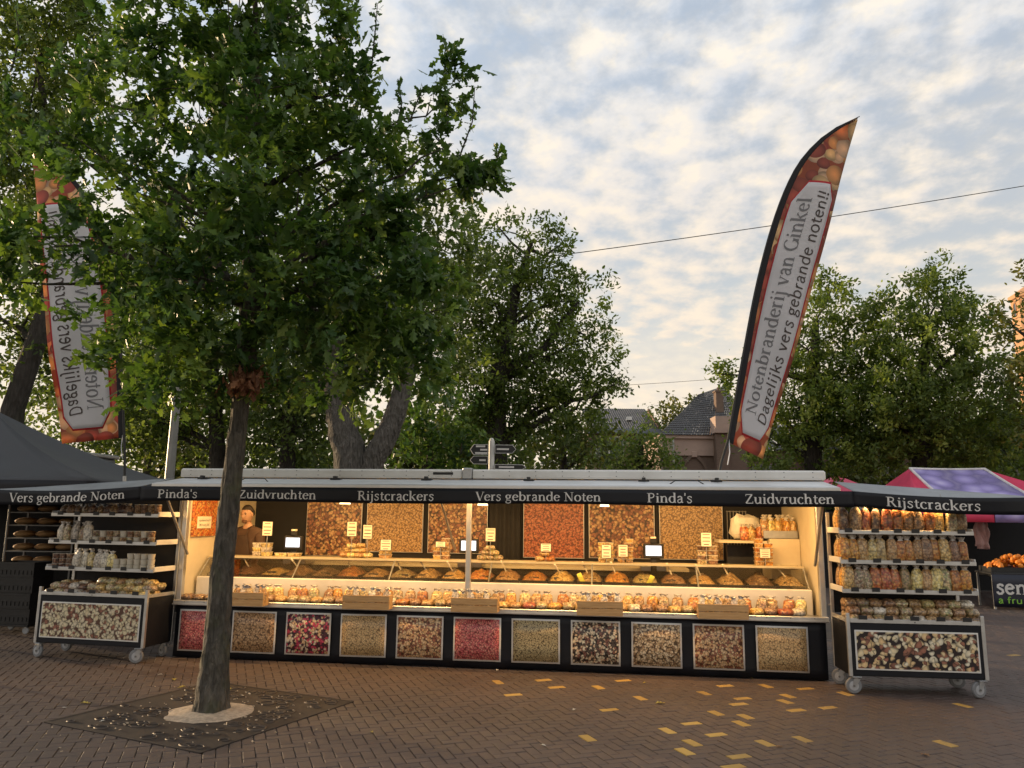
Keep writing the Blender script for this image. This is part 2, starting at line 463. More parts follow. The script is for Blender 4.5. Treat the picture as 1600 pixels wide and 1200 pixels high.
def brick_geo(deep):
    a, bq, c = .0859, .0415, .0035
    top = [(-a+c, -bq+c, 0), (a-c, -bq+c, 0), (a-c, bq-c, 0), (-a+c, bq-c, 0)]
    mid = [(-a, -bq, -c), (a, -bq, -c), (a, bq, -c), (-a, bq, -c)]
    vs = top + mid; fs = [(0, 1, 2, 3)] + [(i, 4 + i, 4 + (i+1) % 4, (i+1) % 4) for i in range(4)]
    vs = vs + [(x, y, -.05 if deep else -.016) for x, y, z in mid]
    fs += [(4 + i, 8 + i, 8 + (i+1) % 4, 4 + (i+1) % 4) for i in range(4)]
    if deep: fs.append((11, 10, 9, 8))
    return vs, fs
bv, bf = brick_geo(True)
me_b = MB().add(bv, bf).mesh('brick', M_BR); me_y = MB().add(bv, bf).mesh('brick', M_YB)
fld = MB(); sv, sf = brick_geo(False)
for k in range(len(cells)):
    x, y, a = cells[k]
    z = random.uniform(-.002, .002); a += random.uniform(-.012, .012)
    Mx = Matrix.Translation((x, y, z)) @ Matrix.Rotation(a, 4, 'Z') @ Matrix.Rotation(random.uniform(-.012, .012), 4, 'X')
    if k in single:
        o = link('brick', me_y if k in yel else me_b, pav, Mx)
        if k in yel: o['label'] = 'ochre painted paving brick'
    else:
        fld.add([Mx @ Vector(v) for v in sv], sf)
tag(fld.build('brick_paving', M_BR, pav), None, None, None, 'stuff')

# ------------------------------------------------------------------ leaves and trees
def leaf_mat(name, dark, mid, light, trans=.32, gloss=.45):
    b = NB(name)
    at_ = b.N('ShaderNodeAttribute'); at_.attribute_name = 'tint'
    c = b.ramp(at_.outputs['Fac'], [(0, dark), (.5, mid), (.92, light), (1, tuple(min(1, x * 1.25) for x in light))])
    b.base(c); b.set(Roughness=gloss)
    tr = b.N('ShaderNodeBsdfTranslucent')
    b.L(b.mix(1.0, c, (1.08, 1.16, .58), 'MULTIPLY'), tr.inputs[0])
    mx = b.N('ShaderNodeMixShader'); mx.inputs[0].default_value = trans
    b.L(b.p.outputs[0], mx.inputs[1]); b.L(tr.outputs[0], mx.inputs[2]); b.L(mx.outputs[0], b.out.inputs['Surface'])
    return b.m
def bark_mat(name, a, c, moss, scale=9):
    b = NB(name); v = b.coord()
    v2 = b.mapping(v, scale=(1, 1, .22))
    n = b.noise(v2, scale * 2.2, 6, .7, .8); vo = b.vor(b.mapping(v, scale=(1, 1, .3)), scale * 3.2)
    c1 = b.mix(b.ramp(n, [(.35, (0,0,0)), (.7, (1,1,1))]), a, c)
    c1 = b.mix(b.ramp(b.noise(v, scale * .5, 5, .6), [(.5, (0,0,0)), (.72, (.8,)*3)]), c1, moss)
    c1 = b.mix(b.ramp(b.noise(v, scale * 4, 4, .7), [(.66, (0,0,0)), (.74, (.55,)*3)]), c1, (.28, .28, .25))
    b.base(c1); b.set(Roughness=.9)
    b.bump(b.math('ADD', n, b.math('MULTIPLY', vo.outputs['Distance'], .9)), 1.0, .07)
    return b.m
LEAF_OAK = [(0, 0), (.16, .11), (.27, .06), (.42, .25), (.53, .12), (.72, .24), (.82, .12), (1, 0)]
LEAF_SIMPLE = [(0, 0), (.3, .24), (.7, .22), (1, 0)]
def leaf_mesh(name, P, D, Nn, S, tint, outline, material, fold=.35):
    n = len(P); k = len(outline)
    D = D / np.linalg.norm(D, axis=1, keepdims=True)
    B = np.cross(Nn, D); B /= np.linalg.norm(B, axis=1, keepdims=True) + 1e-9
    Nn = np.cross(D, B)
    o = np.array(outline)
    sides = []
    for sgn in (1, -1):
        x = o[:, 0][None, :, None]; y = (o[:, 1] * sgn)[None, :, None]; z = (-np.abs(o[:, 1]) * fold - .12 * o[:, 0] ** 2)[None, :, None]
        V = P[:, None, :] + S[:, None, None] * (D[:, None, :] * x + B[:, None, :] * y + Nn[:, None, :] * z)
        sides.append(V if sgn == 1 else V[:, ::-1])
    V = np.stack(sides, 1).reshape(-1, 3)
    me = bpy.data.meshes.new(name)
    me.vertices.add(len(V)); me.vertices.foreach_set('co', V.astype(np.float32).ravel())
    me.loops.add(len(V)); me.loops.foreach_set('vertex_index', np.arange(len(V), dtype=np.int32))
    me.polygons.add(2 * n); me.polygons.foreach_set('loop_start', np.arange(0, len(V), k, dtype=np.int32))
    me.polygons.foreach_set('loop_total', np.full(2 * n, k, dtype=np.int32))
    me.update(calc_edges=True)
    a = me.attributes.new('tint', 'FLOAT', 'POINT'); a.data.foreach_set('value', np.repeat(tint, 2 * k).astype(np.float32))
    me.materials.append(material); me.validate()
    return me
def crown_points(lumps, per_m3, per_twig, twig, leaf, seed, base_tint=.5, outer=2.6):
    g = np.random.default_rng(seed); P = []; D = []; Nn = []; S = []; Tn = []
    tops = max(l[0].z + l[3] for l in lumps); bots = min(l[0].z - l[3] for l in lumps)
    for l in lumps:
        c, rx, ry, rz = l[:4]; dens = l[4] if len(l) > 4 else 1.0
        n = max(6, int(per_m3 * dens * (rx * ry * rz) ** (2 / 3.) * 4))
        u = g.normal(size=(n, 3)); u /= np.linalg.norm(u, axis=1, keepdims=True)
        rad = g.random(n) ** (1 / outer) * (1 + .18 * g.normal(size=n))
        cp = np.array(c) + u * rad[:, None] * np.array([rx, ry, rz])
        out = u + np.array([0, 0, .45]) + .55 * g.normal(size=(n, 3)); out /= np.linalg.norm(out, axis=1, keepdims=True)
        ct = base_tint + .22 * g.normal(size=n)
        m_ = per_twig
        t = g.random((n, m_)) * twig
        pp = cp[:, None] + out[:, None] * t[..., None] + g.normal(size=(n, m_, 3)) * twig * .30
        dd = out[:, None] * .7 + g.normal(size=(n, m_, 3)) * .75 + np.array([0, 0, -.15])
        nn = g.normal(size=(n, m_, 3)) * .55 + np.array([0, 0, 1.0]) + out[:, None] * .35
        P.append(pp.reshape(-1, 3)); D.append(dd.reshape(-1, 3)); Nn.append(nn.reshape(-1, 3))
        S.append(leaf * (.65 + .6 * g.random(n * m_)))
        Tn.append(np.clip(np.repeat(ct, m_) + .14 * g.normal(size=n * m_), 0, 1))
    return [np.concatenate(a) for a in (P, D, Nn, S, Tn)]
def bend_path(a, b_, n, sag, seed):
    g = random.Random(seed); a, b_ = Vector(a), Vector(b_); L = (b_ - a).length; out = []
    off = Vector((g.uniform(-1, 1), g.uniform(-1, 1), 0)) * sag * L
    for i in range(n + 1):
        t = i / n
        p = a.lerp(b_, t) + off * math.sin(PI * t) + Vector((0, 0, sag * L * .6 * math.sin(PI * t)))
        if 0 < i < n: p += Vector((g.uniform(-1, 1), g.uniform(-1, 1), g.uniform(-1, 1))) * L * .025
        out.append(p)
    return out
def trunk_tube(mb, pts, rads, n=14, rough=.08, seed=0, flare=0.0):
    if n >= 18:                                             # near trunks: finer rings so that burls and ridges are real relief
        P2, R2 = [], []
        for i in range(len(pts) - 1):
            p0, p1, p2, p3 = (Vector(pts[max(i-1, 0)]), Vector(pts[i]), Vector(pts[i+1]), Vector(pts[min(i+2, len(pts)-1)]))
            for k in range(6):
                t = k / 6; P2.append(.5 * ((2*p1) + (p2-p0)*t + (2*p0-5*p1+4*p2-p3)*t*t + (3*p1-p0-3*p2+p3)*t**3)); R2.append(rads[i] + (rads[i+1] - rads[i]) * t)
        pts, rads, n = P2 + [Vector(pts[-1])], R2 + [rads[-1]], 36
    s0 = len(mb.v)
    mb.tube(pts, rads, n)
    zb = pts[0].z
    ctr = [Vector(p) for p in pts]
    for i in range(s0, len(mb.v)):
        p = Vector(mb.v[i]); ri = min((i - s0) // n, len(ctr) - 1); c = ctr[ri]
        d = p - c
        q = 1 + rough * mnoise.noise(p * 5 + Vector((seed, 0, 0))) + rough * .7 * mnoise.noise(p * 13)
        if n == 36: q += .11 * mnoise.noise(Vector((p.x * 34, p.y * 34, p.z * 9))) + .05 * mnoise.noise(p * 60) + .16 * max(0, mnoise.noise(p * 3.1 + Vector((9, 2, 5))) - .25)
        if flare: q += flare * max(0, 1 - (p.z - zb) / .35) ** 2 * (1 + .5 * math.sin(math.atan2(d.y, d.x) * 4))
        mb.v[i] = tuple(c + d * q)
def make_tree(name, label, base, trunk_pts, trunk_r, lumps, leafm, barkm, per=26, twig_n=14, twig=.22, leaf=.11, outline=LEAF_SIMPLE, seed=1,
              limbs=True, low=.33, group=None, fork=None, tint=.5, twigs=2, extra=None, outer=2.6, tn=12):
    base = Vector((base[0], base[1], 0.0)); trunk_pts = [Vector(p) for p in trunk_pts]; trunk_pts[0].z = -.03
    root = thing(name, label, 'tree', Matrix.Translation(base), group)
    mb = MB(); tp = [Vector(p) - base for p in trunk_pts]
    trunk_tube(mb, tp, trunk_r, tn, .10, seed, .14)
    g = random.Random(seed)
    lm = [(l[0] - base,) + tuple(l[1:]) for l in lumps]
    if fork:
        for pts, rr in fork:
            trunk_tube(mb, [Vector(p) - base for p in pts], rr, tn, .08, seed + 3)
    if limbs:
        for q, l in enumerate(lm):
            c = l[0]
            cand = [p for p in tp[int(len(tp)*low):] if p.z < c.z + .2] or [tp[-1]]
            s = min(cand, key=lambda p: (p - c).length + .6 * abs(p.z - (c.z - .8 * (Vector((p.x, p.y, 0)) - Vector((c.x, c.y, 0))).length)))
            k = tp.index(s); r0 = trunk_r[k] * .42
            path = bend_path(s, c, 6, .10, seed * 31 + q)
            mb.tube(path, [r0 * (1 - .82 * i / 6) for i in range(7)], 6)
            for _ in range(twigs):
                st = path[g.randint(2, 6)]
                d = Vector((g.uniform(-1, 1), g.uniform(-1, 1), g.uniform(-.2, 1))).normalized()
                e = st + Vector((d.x * l[1], d.y * l[2], d.z * l[3])) * .95
                mb.tube(bend_path(st, e, 4, .12, g.randint(0, 9999)), [r0 * .34 * (1 - .8 * i / 4) for i in range(5)], 5)
    mb.build('trunk', barkm, root)
    P, D, Nn, S, Tn = crown_points(lm, per, twig_n, twig, leaf, seed, tint, outer)
    if extra:
        for e in extra:
            e = e(base); P, D, Nn, S, Tn = [np.concatenate(z) for z in zip((P, D, Nn, S, Tn), e)]
    cr = link('crown', leaf_mesh('crown', P, D, Nn, S, Tn, outline, leafm), root)
    cr['kind'] = 'stuff'
    return root
def lump(px, py, Y, rx, ry=None, rz=None, d=1.0):
    return (at(px, py, Y), rx, ry or rx, rz or rx * .92, d)
L_OAK = leaf_mat('oak_leaf', (.034, .080, .024), (.092, .168, .038), (.195, .275, .055), .42, .45)
L_DARK = leaf_mat('dark_leaf', (.055, .088, .025), (.115, .165, .04), (.22, .27, .06), .46, .5)
L_OLIVE = leaf_mat('olive_leaf', (.07, .11, .03), (.145, .205, .046), (.27, .32, .07), .48, .5)
L_YEL = leaf_mat('yellowing_leaf', (.06, .08, .02), (.12, .14, .035), (.24, .22, .05), .42, .5)
B_OAK = bark_mat('oak_bark', (.045, .040, .032), (.19, .165, .13), (.10, .105, .05))
B_GREY = bark_mat('grey_bark', (.075, .068, .06), (.23, .21, .185), (.13, .12, .10), 9)
B_DARK = bark_mat('dark_bark', (.035, .03, .026), (.07, .06, .05), (.05, .05, .035), 5)

# the oak in the square
tpx = [(328,1116,7.0),(332,1070,7.0),(338,1000,7.0),(345,930,7.0),(352,850,7.0),(360,770,7.0),(368,700,7.0),(376,630,7.0),(384,560,7.0),(388,480,6.98),(392,400,6.95),(396,300,6.95),(398,190,6.95),(400,60,7.0),(395,-100,7.0)]
tpts = [at(*p) for p in tpx]; tpts[0].z = -.02
trad = [.138,.129,.110,.100,.091,.085,.080,.079,.088,.080,.070,.060,.048,.032,.014]
OAK = [(l[0], l[1] * .9, l[2] * .9, l[3] * .9, l[4]) for l in (lump(*a) for a in [
    (380,565,6.9,.62,.9,.42),(262,560,6.6,.60,.8,.45),(255,600,7.3,.36,.6,.30),(520,555,7.2,.62,.8,.42),(620,560,7.4,.50,.7,.42),(660,600,7.6,.28,.4,.22),
    (300,430,6.3,.72),(450,440,6.5,.78),(600,430,7.0,.72),(680,440,7.3,.30),(640,500,7.2,.5),
    (185,395,6.7,.50,.7,.36),(85,385,6.6,.28,.4,.20),(45,370,6.7,.12,.2,.08),(20,440,6.8,.2,.3,.14),
    (200,280,6.6,.70),(100,225,6.8,.30,.4,.28),(380,270,6.3,.85),(540,280,6.8,.70),(650,345,7.1,.38,.4,.30),(715,290,7.2,.18,.2,.10),(752,262,7.2,.09,.1,.07),
    (695,230,7.1,.26,.25,.28),(697,150,7.1,.12,.12,.34),(565,150,7.0,.22,.3,.42),(600,235,7.0,.14,.2,.14),(250,140,6.8,.70),(430,120,6.6,.85),(535,140,6.9,.45),(150,150,7.0,.40),(15,200,6.9,.22,.4,.3),
    (330,10,7,.75),(480,20,7,.62,.6,.6),(215,35,7,.48),(400,-120,7.1,.9),(280,-140,7.3,.7),(530,-60,7.1,.4),
    (300,350,8.1,.9),(500,380,8.1,.9),(400,150,8.0,.9),(230,480,7.9,.8),(560,500,8.2,.75)])]
def shoot(pts, n, leaf, seed):
    def f(base):
        g = np.random.default_rng(seed); pp = [at(*p) - base for p in pts]; P = []; D = []
        for i in range(n):
            t = (i + .5) / n * (len(pp) - 1); k = min(int(t), len(pp) - 2)
            p = pp[k].lerp(pp[k+1], t - k); d = (pp[k+1] - pp[k]).normalized()
            P.append(np.array(p) + g.normal(size=3) * .012); D.append(np.array(d) * .6 + g.normal(size=3) * .7)
        P = np.array(P); D = np.array(D); Nn = g.normal(size=(n, 3)) + np.array([0, -.5, .6])
        return P, D, Nn, leaf * (.7 + .5 * g.random(n)), np.clip(.42 + .15 * g.normal(size=n), 0, 1)
    return f
SH = [[(700,200,7.1),(694,130,7.1),(696,60,7.1)],[(716,250,7.15),(738,190,7.15),(742,135,7.15)],[(580,110,7),(586,50,7),(590,5,7)],[(618,210,7),(628,160,7),(622,128,7)],[(548,70,7),(552,30,7),(556,5,7)],[(770,262,7.2),(780,240,7.2),(774,232,7.2)],[(18,110,7),(30,60,7),(25,10,7)],[(640,190,7),(655,150,7),(660,140,7)]]
oak = make_tree('oak_tree', 'leafy young oak with a slim mossy trunk growing from the iron grate', tpts[0], tpts, trad, OAK, L_OAK, B_OAK,
                per=19, twig_n=30, twig=.17, leaf=.138, outline=LEAF_OAK, seed=5, tint=.48, twigs=3, tn=22, low=.6,
                extra=[shoot(s, 34, .085, 40 + i) for i, s in enumerate(SH)], outer=2.4)
TB = Vector((tpts[0].x, tpts[0].y, 0))
for s in SH: MB().tube([at(*p) - TB for p in s], [.010, .007, .003], 5).build('top_shoot', B_DARK, oak)
# withered leaf spray hanging where the crown starts
dl = leaf_mat('withered_leaf', (.16, .07, .035), (.30, .13, .07), (.40, .20, .11), .25, .6)
g = np.random.default_rng(3); n = 150
c0 = np.array(at(384, 588, 6.82) - TB)
P = c0 + g.normal(size=(n, 3)) * np.array([.085, .05, .055])
D = g.normal(size=(n, 3)) * .45 + np.array([0, -.2, -1]); Nn = g.normal(size=(n, 3)) + np.array([0, -1, .2])
o = link('withered_leaves', leaf_mesh('withered_leaves', P, D, Nn, .11 * (.6 + .6 * g.random(n)), g.random(n), LEAF_OAK, dl, .6), oak)
tag(o, 'withered brown leaf spray', None, None, 'stuff')
# ------------------------------------------------------------------ trees behind
make_tree('broadleaf_tree', 'tall dark tree at the left edge behind the grey canopy', at(0, 830, 15), [at(0,830,15), at(20,640,15), at(55,540,15), at(82,460,15), at(95,380,15.2), at(80,250,15.4), at(60,100,15.5)], [.24,.21,.19,.17,.14,.10,.05],
          [lump(20,60,15.5,2.1), lump(110,80,15.5,1.0), lump(-60,200,15.5,2.4), lump(40,230,15.5,1.6), lump(120,190,15.6,.9), lump(20,390,15.3,1.3), lump(-40,480,15.3,1.6,d=.7), lump(160,640,16,.7,d=.7), lump(140,520,16,1.2,d=.7), lump(50,560,16,1.0,d=.5),lump(60,-80,15.5,2.0)],
          L_DARK, B_DARK, per=13, twig_n=36, twig=.36, leaf=.125, seed=21, tint=.5)
make_tree('broadleaf_tree', 'backlit olive tree behind the grey lamp post', at(345, 800, 24), [at(345,800,24), at(340,700,24), at(335,620,24), at(330,500,24)], [.28,.24,.2,.1],
          [lump(300,560,24,2.0), lump(230,650,24,1.5,d=.8), lump(400,600,24,2.0), lump(180,680,24.5,1.4,d=.8), lump(320,440,24,2.6), lump(210,480,24,2.2), lump(290,680,25,1.2,d=.55), lump(120,640,25,1.8,d=.6)],
          L_OLIVE, B_DARK, per=22, twig_n=15, twig=.46, leaf=.165, seed=22, tint=.5, fork=[([at(345,740,24), at(370,690,24), at(385,620,24)], [.16,.13,.08])])
make_tree('broadleaf_tree', 'dark dense tree between the oak trunk and the twin trunks', at(450, 800, 22), [at(450,800,22), at(450,700,22), at(452,600,22)], [.25,.22,.14],
          [lump(440,640,22,1.3,d=.8), lump(480,560,22,2.0), lump(430,700,22.5,1.0,d=.7), lump(500,700,22.5,.9,d=.8), lump(480,660,22,1.1,d=.7)],
          L_DARK, B_DARK, per=22, twig_n=14, twig=.46, leaf=.16, seed=23, tint=.42)
make_tree('twin_trunk_tree', 'big tree with two thick grey trunks leaning apart behind the stall', at(560, 830, 13), [at(560,830,13), at(548,730,13), at(538,680,13), at(528,620,13), at(520,540,13), at(500,420,13)], [.30,.27,.245,.22,.18,.10],
          [lump(480,470,13.3,1.3), lump(560,450,13.5,1.4), lump(650,470,13.5,1.2), lump(700,420,13.6,.9), lump(690,540,13.6,.75), lump(600,560,13.5,.8,.8,.5), lump(560,330,13.5,1.6), lump(690,360,13.6,.6), lump(470,590,13.6,.6,.8,.3)],
          L_DARK, B_GREY, per=19, twig_n=15, twig=.32, leaf=.155, seed=24, tint=.45, outline=LEAF_OAK, tn=18,
          fork=[([at(562,800,13), at(580,725,13), at(602,685,13), at(620,640,13), at(640,560,13), at(660,460,13)], [.27,.20,.19,.17,.14,.07])])
make_tree('sparse_top_tree', 'spreading tree with bare twigs at its top behind the signpost', at(778, 800, 18), [at(778,800,18), at(776,700,18), at(776,600,18), at(790,520,18), at(810,440,18), at(830,380,18)], [.26,.24,.22,.17,.11,.05],
          [lump(770,470,18,1.1,d=.8), lump(830,470,18,1.0,d=.8), lump(850,420,18,.8,d=.7), lump(900,470,18,.8,d=.65), lump(920,530,18,.55,d=.7), lump(880,560,18,1.0,d=.85), lump(800,570,18,1.2), lump(850,630,18,1.0), lump(740,600,18,1.1), lump(780,670,18,.9), lump(940,590,18,.6,d=.7), lump(972,595,18,.28,d=.9), lump(900,640,18,.75), lump(740,430,18,.8,d=.7), lump(760,380,18,.5,d=.5), lump(820,355,18,.38,d=.5), lump(870,372,18,.3,d=.5), lump(745,350,18,.25,d=.5), lump(720,500,18,.9)],
          L_OLIVE, B_DARK, per=18, twig_n=42, twig=.32, leaf=.11, seed=25, tint=.5, outer=3.0,
          fork=[([at(776,600,18), at(800,570,18), at(850,545,18), at(880,500,18), at(905,470,18)], [.15,.12,.09,.06,.03]), ([at(830,390,18), at(850,400,18), at(880,380,18), at(868,362,18)], [.05,.035,.025,.012]), ([at(825,400,18), at(800,380,18), at(775,350,18)], [.04,.03,.012])])
make_tree('dark_shrub', 'dark green leafy shrub mass behind the roof beside the twin trunks', at(670, 830, 16), [at(670,830,16), at(670,760,16), at(672,700,16)], [.12,.10,.06],
          [lump(640,690,16,.6), lump(690,670,16,.75), lump(720,710,16,.6), lump(660,730,16,.6)], L_OAK, B_DARK, per=20, twig_n=14, twig=.3, leaf=.15, seed=26, tint=.5)
make_tree('yellow_green_shrub', 'yellow green shrub behind the roof right of the signpost', at(880, 830, 21), [at(880,830,21), at(880,740,21), at(882,690,21)], [.12,.1,.06],
          [lump(865,690,21,.75,d=.8), lump(905,680,21,.7,d=.8), lump(930,700,21,.7), lump(880,725,21,.7), lump(850,665,21,.4,d=.7)], L_YEL, B_DARK, per=18, twig_n=12, twig=.36, leaf=.16, seed=27, tint=.45)
make_tree('green_shrub', 'leafy green tree in front of the tiled house', at(1000, 840, 24), [at(1000,840,24), at(1000,740,24), at(1002,690,24)], [.14,.12,.07],
          [lump(990,715,24,.9), lump(1005,690,24,.55,d=.9), lump(1008,662,24,.26,d=.9), lump(960,725,24,.7), lump(1035,720,24,.6)], L_OLIVE, B_DARK, per=28, twig_n=15, twig=.36, leaf=.13, seed=28, tint=.5)
make_tree('far_tree', 'distant yellow green treetop between the two roofs', at(1075, 830, 46), [at(1075,830,46), at(1075,740,46), at(1072,670,46)], [.3,.25,.12],
          [lump(1065,655,46,1.3), lump(1095,650,46,1.0), lump(1050,670,46,1.0), lump(1110,645,46,.6)], L_YEL, B_DARK, per=12, twig_n=12, twig=.6, leaf=.28, seed=29, tint=.5)
make_tree('broadleaf_tree', 'rounded tree right behind the tall white feather flag', at(1270, 850, 22), [at(1270,850,22), at(1270,720,22), at(1272,600,22), at(1275,500,22)], [.26,.24,.18,.08],
          [lump(1285,480,22,.85,d=.85), lump(1300,450,22,.5,d=.8), lump(1260,540,22,1.1), lump(1240,620,22,1.2), lump(1300,580,22,1.2), lump(1200,690,22,1.0,d=.8), lump(1270,690,22,1.3), lump(1150,580,22,.5,d=.8), lump(1180,620,22,.6,d=.7), lump(1130,585,22,.25,d=.8), lump(1330,650,22,1.2)],
          L_OLIVE, B_DARK, per=13, twig_n=44, twig=.34, leaf=.125, seed=30, tint=.5, outer=3.5)
make_tree('broadleaf_tree', 'broad dense green tree above the pink and purple fruit tent', at(1440, 850, 21), [at(1440,850,21), at(1440,720,21), at(1440,600,21), at(1450,500,21)], [.28,.25,.18,.08],
          [lump(1440,560,20.6,1.6), lump(1380,520,21,1.1), lump(1450,470,21,.8), lump(1470,440,21,.42), lump(1440,455,21,.4), lump(1390,490,21,.6), lump(1510,530,21,1.0), lump(1520,490,21,.5,d=.8), lump(1400,640,20.4,1.5), lump(1490,640,20.6,1.5), lump(1440,690,20.8,1.4), lump(1350,620,21,1.1), lump(1550,600,21,1.0), lump(1370,700,21,1.0), lump(1530,690,21,1.2)],
          L_OLIVE, B_DARK, per=13, twig_n=44, twig=.34, leaf=.125, seed=31, tint=.5, outer=3.5)
make_tree('yellowing_tree', 'yellowing tree at the right edge in front of the tower', at(1640, 850, 18), [at(1640,850,18), at(1640,720,18), at(1640,560,18), at(1640,440,18)], [.22,.2,.15,.06],
          [lump(1610,600,18,.55,d=.9), lump(1640,550,18,.8), lump(1600,520,18.4,.5,d=.7), lump(1570,500,18.4,.35,d=.7), lump(1620,680,18,.6), lump(1650,450,18,.7), lump(1600,425,18,.14,d=.9), lump(1650,640,18,.8), lump(1580,570,18.2,.25)],
          L_YEL, B_DARK, per=18, twig_n=13, twig=.32, leaf=.15, seed=32, tint=.5)
for k, (x, Y, lab, tt) in enumerate([(-14.5, 31, 'hazy tree row far behind the grey canopy at left', .5), (-8.5, 33, 'far tree filling the gap left of the oak trunk', .45), (-3.5, 34, 'far tree filling the gap behind the twin trunks', .45), (.3, 33, 'far low tree behind the spreading tree', .5), (14.5, 34, 'far tree behind the brick chapel', .4), (19, 33, 'far tree behind the fruit tent', .4), (25, 34, 'far tree at the right edge', .45)]):
    hh = (7.5, 6.5, 6.0, 4.6, 4.5, 5.5, 6)[k]; b0 = Vector((x, Y, 0)); V3 = Vector
    g = random.Random(100 + k)
    lm = [(V3((x + g.uniform(-2.6, 2.6), Y + g.uniform(-1.2, 1.2), g.uniform(1.2, hh))), g.uniform(1.1, 1.7), 1.3, g.uniform(.9, 1.4), .9) for _ in range(10)]
    make_tree('background_tree', lab, b0, [b0, b0 + V3((.1, 0, hh * .3)), b0 + V3((-.1, 0, hh * .6)), b0 + V3((0, 0, hh * .9))], [.3, .26, .2, .08], lm,
              L_OLIVE if k % 2 else L_YEL, B_DARK, per=8, twig_n=11, twig=.7, leaf=.34, seed=60 + k, tint=tt, group='trees far behind the stall')

# ------------------------------------------------------------------ buildings far behind
def brick_wall(name, c1, c2, mort, s=9):
    b = NB(name); v = b.coord()
    bt = b.N('ShaderNodeTexBrick'); b.L(b.mapping(v, rot=(R(90), 0, 0)), bt.inputs['Vector']); bt.inputs['Scale'].default_value = s
    bt.inputs['Color1'].default_value = (*c1, 1); bt.inputs['Color2'].default_value = (*c2, 1); bt.inputs['Mortar'].default_value = (*mort, 1)
    b.base(b.mix(b.math('MULTIPLY', b.noise(v, .7, 5), .5), bt.outputs[0], tuple(x * .75 for x in c1))); b.set(Roughness=.9)
    b.bump(bt.outputs['Fac'], -.3, .01); return b.m
M_BW = brick_wall('chapel_brick', (.19, .125, .09), (.155, .10, .075), (.22, .19, .16), 6)
M_HB = brick_wall('house_brick', (.20, .12, .09), (.17, .10, .08), (.2, .18, .16), 6)
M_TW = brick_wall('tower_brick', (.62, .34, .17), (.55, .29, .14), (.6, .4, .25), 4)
M_PINK = mat('pink_stone_band', (.44, .32, .26), .8, 0, .1, 2, .1)
M_ROOFT = mat('grey_roof_tile', (.085, .085, .09), .7, 0, .25, 3, .3)
M_PANE = mat('dark_window_glass', (.05, .07, .09), .12, 0, .3, 2, 0, spec=.8)
M_WFR = mat('white_window_frame', (.7, .7, .68), .5, 0, .05, 3, 0)
def tiled_slope(parent, p0, p1, q1, q0, n_row, n_col, m_):
    """roof slope from eave p0-p1 to ridge q0-q1: each tile course a real lapped step"""
    p0, p1, q0, q1 = map(Vector, (p0, p1, q0, q1)); nn = (p1 - p0).cross(q0 - p0).normalized(); mb = MB()
    for r_ in range(n_row):
        a, c = r_ / n_row, (r_ + 1.08) / n_row
        lo = [(p0.lerp(q0, a)).lerp(p1.lerp(q1, a), t / n_col) for t in range(n_col + 1)]
        hi = [(p0.lerp(q0, c)).lerp(p1.lerp(q1, c), t / n_col) for t in range(n_col + 1)]
        for t in range(n_col):
            e = (lo[t+1] - lo[t]) * .03
            vs = [lo[t] + nn * .028 + e, lo[t+1] + nn * .028 - e, hi[t+1] + nn * .004 - e, hi[t] + nn * .004 + e, lo[t] + e, lo[t+1] - e,
                  (lo[t] + lo[t+1]) / 2 + nn * .048, (hi[t] + hi[t+1]) / 2 + nn * .022]
            mb.add(vs, [(0, 6, 7, 3), (6, 1, 2, 7), (4, 5, 1, 6, 0)])
    o = mb.build('roof_tiles', m_, parent); o['kind'] = 'stuff'; return o
# chapel with the blind pointed arch
ch = thing('brick_chapel', 'old brick chapel with blind pointed arch and grey tiled roof behind the stall', 'building', Matrix.Translation((6.3, 32, 0)))
w0 = MB()
w0.box((0, 0, 0), (3.4, 6, 4.25)); w0.build('wall', M_BW, ch)
MB().box((-.06, -.10, 4.25), (2.1, 6, 4.95)).build('stone_band', M_PINK, ch)
MB().box((-.14, -.2, 4.95), (2.1, 6, 5.10)).build('cornice', M_PINK, ch)
arch = MB()
def arch_pts(cx_, z0, hw, zs, n=10):
    pts = [(cx_ - hw, z0)]; rr = hw * 2
    for i in range(n + 1):
        t = R(60) * i / n; pts.append((cx_ + hw - rr * math.cos(t), zs + rr * math.sin(t)))
    for i in range(n, -1, -1):
        t = R(60) * i / n; pts.append((cx_ - hw + rr * math.cos(t), zs + rr * math.sin(t)))
    return pts + [(cx_ + hw, z0)]
po = arch_pts(1.28, 2.0, .60, 3.35); pi_ = arch_pts(1.28, 2.0, .50, 3.35)
n = len(po)
arch.add([(x, -.08, z) for x, z in po] + [(x, -.08, z) for x, z in pi_] + [(x, .0, z) for x, z in po] + [(x, .0, z) for x, z in pi_],
         [(i, i+1, n+i+1, n+i) for i in range(n-1)] + [(i+1, i, 2*n+i, 2*n+i+1) for i in range(n-1)] + [(n+i, n+i+1, 3*n+i+1, 3*n+i) for i in range(n-1)])
arch.build('arch_moulding', M_BW, ch)
MB().cbox((1.18, -.14, 4.18), (1.40, -.02, 4.42), .02).build('keystone', M_PINK, ch)
for x0, x1 in ((.05, .66), (1.92, 2.25)): MB().box((x0, -.05, 3.22), (x1, .02, 3.32)).build('string_course', M_PINK, ch)
MB().tube([(.42, -.12, 0), (.42, -.12, 4.9)], .05, 8).build('drain_pipe', MT['zinc'], ch)
MB().box((2.1, -.55, 0), (2.62, 0, 5.15)).build('buttress', M_BW, ch)
MB().box((2.62, -.35, 0), (3.4, -.02, 5.0)).build('porch_wall', M_BW, ch)
MB().box((2.02, -.68, 5.15), (3.5, .3, 5.35)).build('porch_band', M_PINK, ch)
MB().box((2.08, -.6, 5.35), (3.45, .25, 5.85)).build('porch_parapet', M_PINK, ch)
